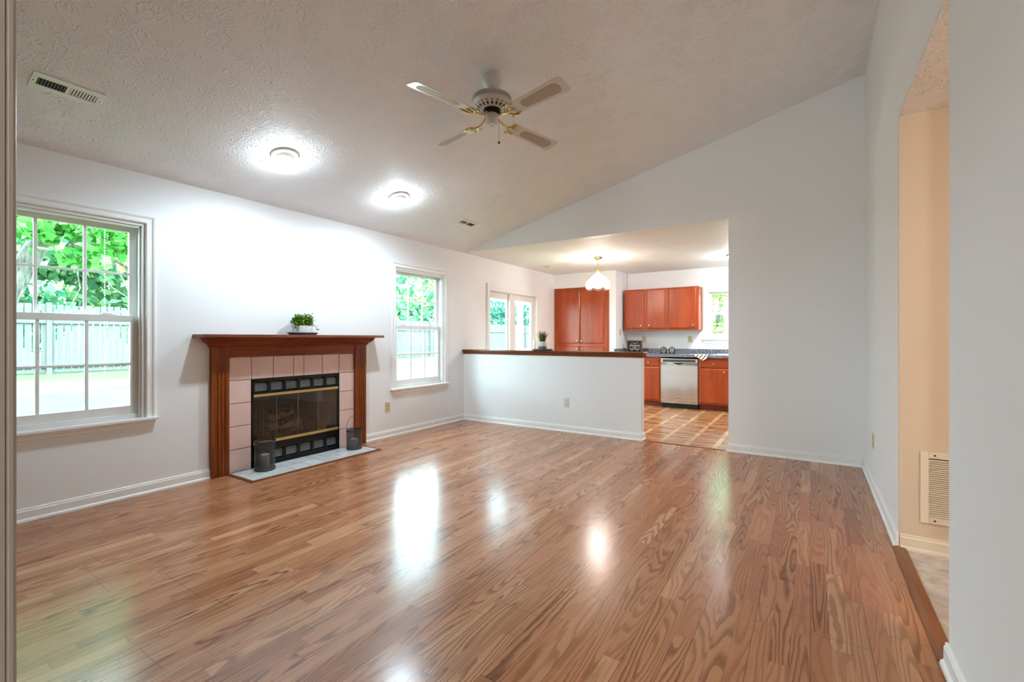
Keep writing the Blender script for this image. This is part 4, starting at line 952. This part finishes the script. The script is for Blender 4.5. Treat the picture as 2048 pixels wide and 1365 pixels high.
# framed sign
sg = thing('framed_sign', (-2.765, 8.52, 0.911), 'black sign with white lettering in a brown wooden frame on the counter', 'sign')
u0, u1, v0, v1 = -2.905, -2.625, 0.911, 1.150; yf = 8.505
mb = MB().box(u0, u0 + 0.022, yf, yf + 0.035, v0, v1).box(u1 - 0.022, u1, yf, yf + 0.035, v0, v1).box(u0 + 0.022, u1 - 0.022, yf, yf + 0.035, v0, v0 + 0.022).box(u0 + 0.022, u1 - 0.022, yf, yf + 0.035, v1 - 0.022, v1)
mb.build('frame', 'signwood', sg, 0.002)
bd = box(u0 + 0.022, u1 - 0.022, yf + 0.014, yf + 0.030, v0 + 0.022, v1 - 0.022).build('board', 'blackm', sg)
R9 = (PI / 2, 0, 0); yl = yf + 0.0132
text('THIS', 0.028, (-2.768, yl, 1.090), R9, 'lettering', bd)
text('Kitchen', 0.052, (-2.766, yl, 1.052), R9, 'lettering', bd, shear=0.35)
text('IS FOR', 0.026, (-2.766, yl, 1.014), R9, 'lettering', bd)
text('DANCING', 0.034, (-2.766, yl, 0.984), R9, 'lettering', bd)
mb = MB()
for s_ in (-1, 1):
    for k in range(22):
        b = -1.15 + 2.25 * k / 21; cx_, cz_ = -2.766 + s_ * 0.093 * math.cos(b), 1.030 + 0.090 * math.sin(b)
        ta = math.atan2(0.090 * math.cos(b), -s_ * 0.093 * math.sin(b)) + (0.6 if k % 2 else -0.6)
        du, dv = math.cos(ta), math.sin(ta); l_, w_ = 0.009, 0.0028
        mb.face([(cx_ - du * l_ * 0.4, yl, cz_ - dv * l_ * 0.4), (cx_ - dv * w_ + du * 0.002, yl, cz_ + du * w_ + dv * 0.002), (cx_ + du * l_, yl, cz_ + dv * l_), (cx_ + dv * w_ + du * 0.002, yl, cz_ - du * w_ + dv * 0.002)])
mb.build('wreath', 'lettering', bd)
# jars
def jar(x, y, label, seed):
    J = thing('glass_jar', (x, y, 0.911), label, 'jar', 'glass jars on the counter'); z = 0.911; rj = random.Random(seed)
    MB().lathe([(0.0, z), (0.046, z), (0.050, z + 0.006), (0.050, z + 0.075), (0.044, z + 0.085), (0.042, z + 0.085), (0.047, z + 0.074), (0.047, z + 0.007), (0.0, z + 0.004)], (x, y), 28, cap=False).build('body', 'jarglass', J, smooth=True)
    ld = MB().lathe([(0.052, z + 0.086), (0.053, z + 0.098), (0.040, z + 0.112), (0.012, z + 0.118), (0.0, z + 0.118)], (x, y), 28, cap=False).build('lid', 'jarglass', J, smooth=True)
    MB().lathe([(0.006, z + 0.118), (0.013, z + 0.124), (0.013, z + 0.130), (0.0, z + 0.134)], (x, y), 16, cap=False).build('lid_knob', 'nickel', ld, smooth=True)
    mb = MB()
    for k in range(60):
        a_, r_ = rj.random() * 2 * PI, 0.038 * math.sqrt(rj.random()); mb.ball((x + r_ * math.cos(a_), y + r_ * math.sin(a_), z + 0.012 + 0.038 * rj.random()), 0.0075, 6, (1.2, 1, 0.8))
    mb.build('sweets', 'sweets', J)
jar(-2.225, 8.50, 'left glass jar of red sweets on the counter above the dishwasher', 1)
jar(-2.085, 8.52, 'right glass jar of red sweets on the counter above the dishwasher', 2)
# towel over the counter edge
tw = MB(); nu, nv = 22, 26; grid = []
fe = BY - 0.045
for i in range(nu + 1):
    row = []; u = i / nu - 0.5
    for j in range(nv + 1):
        t_ = j / nv; L_ = 0.33 * t_                       # length along the cloth, first over the top, then down the front
        wdt = 0.34 if t_ < 0.35 else 0.34 - 0.20 * (t_ - 0.35) / 0.65
        xx = -1.565 + u * wdt + 0.07 * t_; fold = 0.006 * abs(math.sin(u * 13 + t_ * 2))
        drop = L_ - 0.235
        if drop < 0: y = fe + 0.235 - L_; z = 0.9132 + fold * (1 if t_ > 0.1 else 0.3)
        else: y = fe - 0.005 - fold * 0.8; z = 0.914 - drop * (1.0 - 0.9 * abs(u - 0.12))
        row.append(tw.bm.verts.new((xx, y, z)))
    grid.append(row)
for i in range(nu):
    for j in range(nv): tw.bm.faces.new((grid[i][j], grid[i + 1][j], grid[i + 1][j + 1], grid[i][j + 1]))
to = tw.build('dish_towel', 'towel', None, smooth=True)
tag(to, 'striped cream and black dish towel folded over the counter edge', 'towel')
sm_ = to.modifiers.new('thickness', 'SOLIDIFY'); sm_.thickness = 0.003; sm_.offset = 1

# chandelier
CX, CY = -2.76, 6.735
ch = thing('chandelier', (CX, CY, CH), 'lit brass chandelier with glass panels hanging in the kitchen', 'chandelier')
MB().lathe([(0.0, CH - 0.0005), (0.070, CH - 0.0005), (0.066, CH - 0.012), (0.045, CH - 0.028), (0.012, CH - 0.036), (0.0, CH - 0.036)], (CX, CY), 32, cap=False).build('canopy', 'brass', ch, smooth=True)
mb = MB(); z = CH - 0.036; k = 0
while z > 2.235:
    pts = []
    for i in range(10):
        b = 2 * PI * i / 10; e, u = 0.008 * math.cos(b), 0.014 * math.sin(b)
        pts.append((CX + (e if k % 2 else 0), CY + (0 if k % 2 else e), z - 0.013 + u))
    mb.tube(pts, 0.0022, 5, True); z -= 0.021; k += 1
mb.build('chain', 'brass', ch)
MB().lathe([(0.006, 2.245), (0.022, 2.230), (0.030, 2.205), (0.012, 2.195), (0.0, 2.195)], (CX, CY), 20, cap=False).build('crown', 'brass', ch, smooth=True)
MB().tube([(CX, CY, 2.21), (CX, CY, 2.0)], 0.005, 8).build('stem', 'brass', ch)
NP = 8
def ringpts(r, z, n=NP, off=0.0): return [Vector((CX + r * math.cos(2 * PI * (i + off) / n), CY + r * math.sin(2 * PI * (i + off) / n), z)) for i in range(n)]
T_, B_ = ringpts(0.028, 2.200), ringpts(0.205, 2.040)
for i in range(NP):
    j = (i + 1) % NP; mb = MB(); mb.face([T_[i], T_[j], B_[j], B_[i]]); mb.build('shade_panel', 'shadeglass', ch)
mb = MB()
for i in range(NP): mb.tube([T_[i], B_[i]], 0.0028, 5)
mb.tube(B_, 0.005, 6, True); mb.build('cage', 'brass', ch)
C_ = ringpts(0.198, 1.955); D_ = ringpts(0.190, 1.935, NP, 0.5)
for i in range(NP):
    j = (i + 1) % NP; b0, b1 = B_[i].lerp(B_[j], 0.04), B_[i].lerp(B_[j], 0.96); mb = MB()
    pts = [b0, b1]
    for k in range(9):
        t_ = k / 8; p = C_[j].lerp(C_[i], 0.04 + 0.92 * t_); p.z -= 0.022 * math.sin(PI * t_); pts.append(p)
    mb.face(pts); mb.build('glass_pendant', 'shadeglass', ch)
for i in range(4):
    a_ = PI / 2 * i + 0.4; bx, by = CX + 0.085 * math.cos(a_), CY + 0.085 * math.sin(a_)
    ar = MB().tube([(CX, CY, 2.02), (CX + 0.05 * math.cos(a_), CY + 0.05 * math.sin(a_), 1.985), (bx, by, 1.995), (bx, by, 2.01)], 0.004, 6).build('arm', 'brass', ch)
    MB().lathe([(0.006, 2.01), (0.016, 2.03), (0.018, 2.05), (0.010, 2.075), (0.0, 2.09)], (bx, by), 14, cap=False).build('bulb', 'candlebulb', ar, smooth=True)
# kitchen ceiling lamp, mostly hidden behind the pier
KLX, KLY = -0.90, 7.62
kl = thing('ceiling_lamp', (KLX, KLY, CH), 'round kitchen ceiling lamp half hidden behind the pier', 'ceiling light')
MB().lathe([(0.0, CH - 0.0005), (0.16, CH - 0.0005), (0.165, CH - 0.018), (0.155, CH - 0.026), (0.0, CH - 0.026)], (KLX, KLY), 32, cap=False).build('pan', 'brass', kl, smooth=True)
MB().lathe([(0.148, CH - 0.0262), (0.14, CH - 0.055), (0.10, CH - 0.082), (0.05, CH - 0.094), (0.0, CH - 0.097)], (KLX, KLY), 32, cap=False).build('shade', 'kglow', kl, smooth=True)
# hall lamp, then a globe added in the unseen entry to brighten the room
x, y = 1.45, 1.3
o = thing('hall_lamp', (x, y, CH), 'round hall ceiling lamp out of view', 'ceiling light')
MB().lathe([(0.0, CH - 0.0005), (0.17, CH - 0.0005), (0.175, CH - 0.02), (0.0, CH - 0.02)], (x, y), 28, cap=False).build('pan', 'white', o, smooth=True)
MB().lathe([(0.165, CH - 0.0202), (0.15, CH - 0.06), (0.09, CH - 0.092), (0.0, CH - 0.10)], (x, y), 28, cap=False).build('shade', 'hglow', o, smooth=True)
x, y = -0.02, -1.6
o = thing('fill_globe', (x, y, CH), 'unseen white globe added behind the camera as fill light', 'added fill light')
MB().lathe([(0.0, CH - 0.0005), (0.06, CH - 0.0005), (0.05, CH - 0.025), (0.0, CH - 0.03)], (x, y), 24, cap=False).build('canopy', 'white', o, smooth=True)
MB().tube([(x, y, CH - 0.02), (x, y, 2.06)], 0.005, 8).build('cord', 'white', o)
MB().ball((x, y, 1.96), 0.10, 28).build('globe', 'fillglow', o, smooth=True)

# ------------------------------------------------------------------ outside
GX = [(XL - T, -0.25), (-9.0, -0.12), (-17.2, 0.27), (-40.0, 0.5)]
lw = MB(); ny = 16
V = [[lw.bm.verts.new((x, -20 + 80 * j / ny, z)) for j in range(ny + 1)] for x, z in GX]
for A, B in zip(V, V[1:]):
    for j in range(ny): lw.bm.faces.new((A[j], A[j + 1], B[j + 1], B[j]))
tag(lw.build('lawn', 'lawn'), 'sunlit lawn outside the left windows', 'lawn', None, 'structure')
tag(MB().box(XL - T, 40, KY + T + 0.02, 60, -0.3, -0.25).build('ground_yard', 'lawn'), 'back yard ground behind the kitchen', 'ground', None, 'structure')
tag(MB().box(XL - T - 0.55, XL - T - 0.001, -3.3, KY + 0.5, CH + 0.02, CH + 0.16).build('eave_soffit', 'deckwhite'), 'white roof eave over the left windows', 'eave', None, 'structure')
FXX = -16.7
fe_ = thing('picket_fence', (FXX, 6, 0.27), 'tall white board fence across the lawn', 'fence')
yb = -6.0; rf = random.Random(5)
while yb < 30:
    pm = MB(); y = yb
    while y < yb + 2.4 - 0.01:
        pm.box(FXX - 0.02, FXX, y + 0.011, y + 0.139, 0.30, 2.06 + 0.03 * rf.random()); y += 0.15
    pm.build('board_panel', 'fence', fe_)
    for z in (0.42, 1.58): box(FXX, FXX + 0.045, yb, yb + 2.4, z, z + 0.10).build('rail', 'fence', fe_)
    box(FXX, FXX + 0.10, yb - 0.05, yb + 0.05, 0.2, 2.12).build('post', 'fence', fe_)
    yb += 2.4
chn = MB(); z = CH + 0.02; k = 0
HXX, HYY = XL - T - 0.30, 1.338
while z > 0.90:
    chn.ball((HXX, HYY, z - 0.011), 0.0046, 6, (1, 1, 1.6)); z -= 0.021
tag(chn.build('rain_chain', 'louver'), 'thin white beaded chain hanging outside the left window', 'chain')
def leaf_poly(mb, c, n, up, s):
    """five lobed maple leaf"""
    n = n.normalized(); a = n.cross(up)
    if a.length < 1e-3: a = Vector((1, 0, 0))
    a.normalize(); b = n.cross(a).normalized()
    out = []
    for k in range(10):
        an = -PI / 2 + 2 * PI * k / 10; r = (0.58, 0.42, 0.62, 0.34, 0.60, 0.20, 0.60, 0.34, 0.62, 0.42)[(k + 5) % 10]
        out.append(mb.bm.verts.new(c + (a * math.cos(an) + b * math.sin(an)) * s * r))
    cv = mb.bm.verts.new(c + n * s * 0.06)
    for k in range(10): mb.bm.faces.new((cv, out[k], out[(k + 1) % 10]))
def tree(name, loc, trunk, crowns, nleaf, size, mat, label, seed, maple=False, group='trees behind the fence', branches=None):
    r_ = random.Random(seed); t_ = thing(name, loc, label, 'tree', group)
    tr_ = MB(); pts, rad = trunk; tr_.tube(pts, rad, 14); tr_.build('trunk', 'treebark', t_, smooth=True)
    if branches:
        bm_ = MB()
        for pts, rad in branches: bm_.tube(pts, rad, 6)
        bm_.build('branches', 'treebark', t_, smooth=True)
    fm_ = MB(); tot = sum(c[1][0] * c[1][1] * c[1][2] for c in crowns)
    for c, rad in crowns:
        n = int(nleaf * rad[0] * rad[1] * rad[2] / tot)
        cl = [Vector((r_.gauss(0, 0.5), r_.gauss(0, 0.5), r_.gauss(0, 0.5))) for _ in range(max(6, n // 45))]
        for i in range(n):
            q = r_.choice(cl) + Vector((r_.gauss(0, 0.13), r_.gauss(0, 0.13), r_.gauss(0, 0.10)))
            p = Vector((c[0] + q.x * rad[0], c[1] + q.y * rad[1], c[2] + q.z * rad[2]))
            if p.z < 0.3: p.z = 0.3 + r_.random() * 0.4
            nn = Vector((r_.gauss(0.3, 0.7), r_.gauss(0, 0.7), r_.gauss(0.5, 0.7))); s_ = size * (0.6 + 0.8 * r_.random())
            if maple: leaf_poly(fm_, p, nn, Vector((r_.gauss(0, 1), r_.gauss(0, 1), 1)), s_)
            else: leaf_card(fm_, p, nn, Vector((r_.gauss(0, 1), r_.gauss(0, 1), 1)), s_, 0.8)
    fm_.build('foliage', mat, t_)
# the near maple: leaning trunk, drooping bright leaves
tree('maple_tree', (-9.3, 0.75, -0.1), ([(-9.3, 0.70, -0.25), (-9.3, 1.15, 0.75), (-9.3, 1.56, 1.72), (-9.3, 2.04, 2.88), (-9.3, 2.6, 4.3)], [0.22, 0.165, 0.14, 0.115, 0.09]),
     [((-8.5, 0.9, 2.75), (0.7, 0.8, 0.42)), ((-8.5, 2.3, 2.75), (0.7, 1.1, 0.50)), ((-8.8, 1.4, 3.5), (1.0, 1.9, 0.6)), ((-8.3, 1.0, 2.30), (0.4, 0.45, 0.22))], 5200, 0.115, 'maple', 'near maple with a leaning grey trunk outside the left window', 21, True, None,
     [([(-9.3, 1.9, 2.6), (-9.0, 2.5, 2.5), (-8.8, 3.2, 2.0)], [0.05, 0.03, 0.012]), ([(-9.3, 2.0, 2.9), (-9.0, 2.6, 2.5), (-8.7, 2.8, 1.8)], [0.045, 0.022, 0.008]), ([(-9.2, 2.2, 2.6), (-9.0, 2.9, 2.9), (-8.9, 3.6, 3.0)], [0.03, 0.018, 0.008]),
      ([(-8.9, 2.75, 2.3), (-8.8, 2.9, 1.95), (-8.7, 2.85, 1.55)], [0.012, 0.009, 0.004]), ([(-8.9, 2.4, 2.35), (-8.7, 2.55, 1.95), (-8.6, 2.9, 1.65)], [0.012, 0.009, 0.004]), ([(-8.9, 2.2, 2.3), (-8.7, 2.2, 1.9), (-8.7, 2.05, 1.5)], [0.012, 0.008, 0.004])])
bgt = [(-20, 3.5, 'bushleaf', 'deep green tree behind the left part of the board fence'), (-21, 8.0, 'limeleaf', 'yellow green tree behind the fence, right half of the left window'), (-23, 13.5, 'tealleaf', 'blue green tree behind the fence, left in the second window'),
       (-22, 19.0, 'bushleaf', 'deep green tree seen through the second window'), (-24, 26.0, 'limeleaf', 'yellow green tree right in the second window'), (-23, 34.0, 'tealleaf', 'blue green tree seen through the left patio door panel'), (-20, 41.0, 'limeleaf', 'yellow green tree seen through the right patio door panel')]
for i, (x, y, mt, lb) in enumerate(bgt):
    zz = 0.3
    tree('garden_tree', (x, y, zz), ([(x, y, zz), (x + 0.1, y + 0.2, zz + 2.5), (x, y, zz + 5.5)], [0.22, 0.18, 0.1]),
         [((x, y, 4.6), (3.2, 3.6, 2.6)), ((x + 1.4, y - 1.5, 2.6), (1.6, 2.2, 1.5)), ((x + 1.4, y + 1.7, 2.7), (1.6, 2.2, 1.5))], 5200, 0.30, mt, lb, 40 + i)
tree('garden_tree', (-2.6, 16.5, -0.25), ([(-2.6, 16.5, -0.3), (-2.5, 16.5, 2.0), (-2.6, 16.4, 4.0)], [0.16, 0.13, 0.08]), [((-2.6, 16.3, 3.2), (2.6, 1.8, 2.0)), ((-1.2, 15.6, 2.2), (1.6, 1.2, 1.2)), ((-3.6, 16.0, 1.9), (1.5, 1.3, 1.2))], 3200, 0.26, 'limeleaf', 'leafy tree seen through the kitchen window', 77)
# porch outside: posts, rail and lattice
po = thing('porch_railing', (-7.2, 9.0, -0.2), 'white porch with posts, beam and lattice outside the second window', 'porch')
for y in (8.55, 11.6, 14.8): box(-7.27, -7.13, y - 0.07, y + 0.07, -0.25, 2.5).build('post', 'deckwhite', po, 0.004)
box(-7.26, -7.14, 8.4, 15.0, 2.2, 2.38).build('beam', 'deckwhite', po)
box(-7.25, -7.15, 8.6, 14.8, 0.78, 0.86).build('rail', 'deckwhite', po)
mb = MB(); y = 7.8
while y < 15.2:
    for s_ in (1, -1):
        pts = [(y, -0.1), (y + 0.04, -0.1), (y + 0.04 + s_ * 0.8, 0.74), (y + s_ * 0.8, 0.74)]
        mb.prism(pts, 'x', -7.21 + 0.012 * s_, -7.20 + 0.012 * s_)
    y += 0.16
mb.build('lattice', 'deckwhite', po)
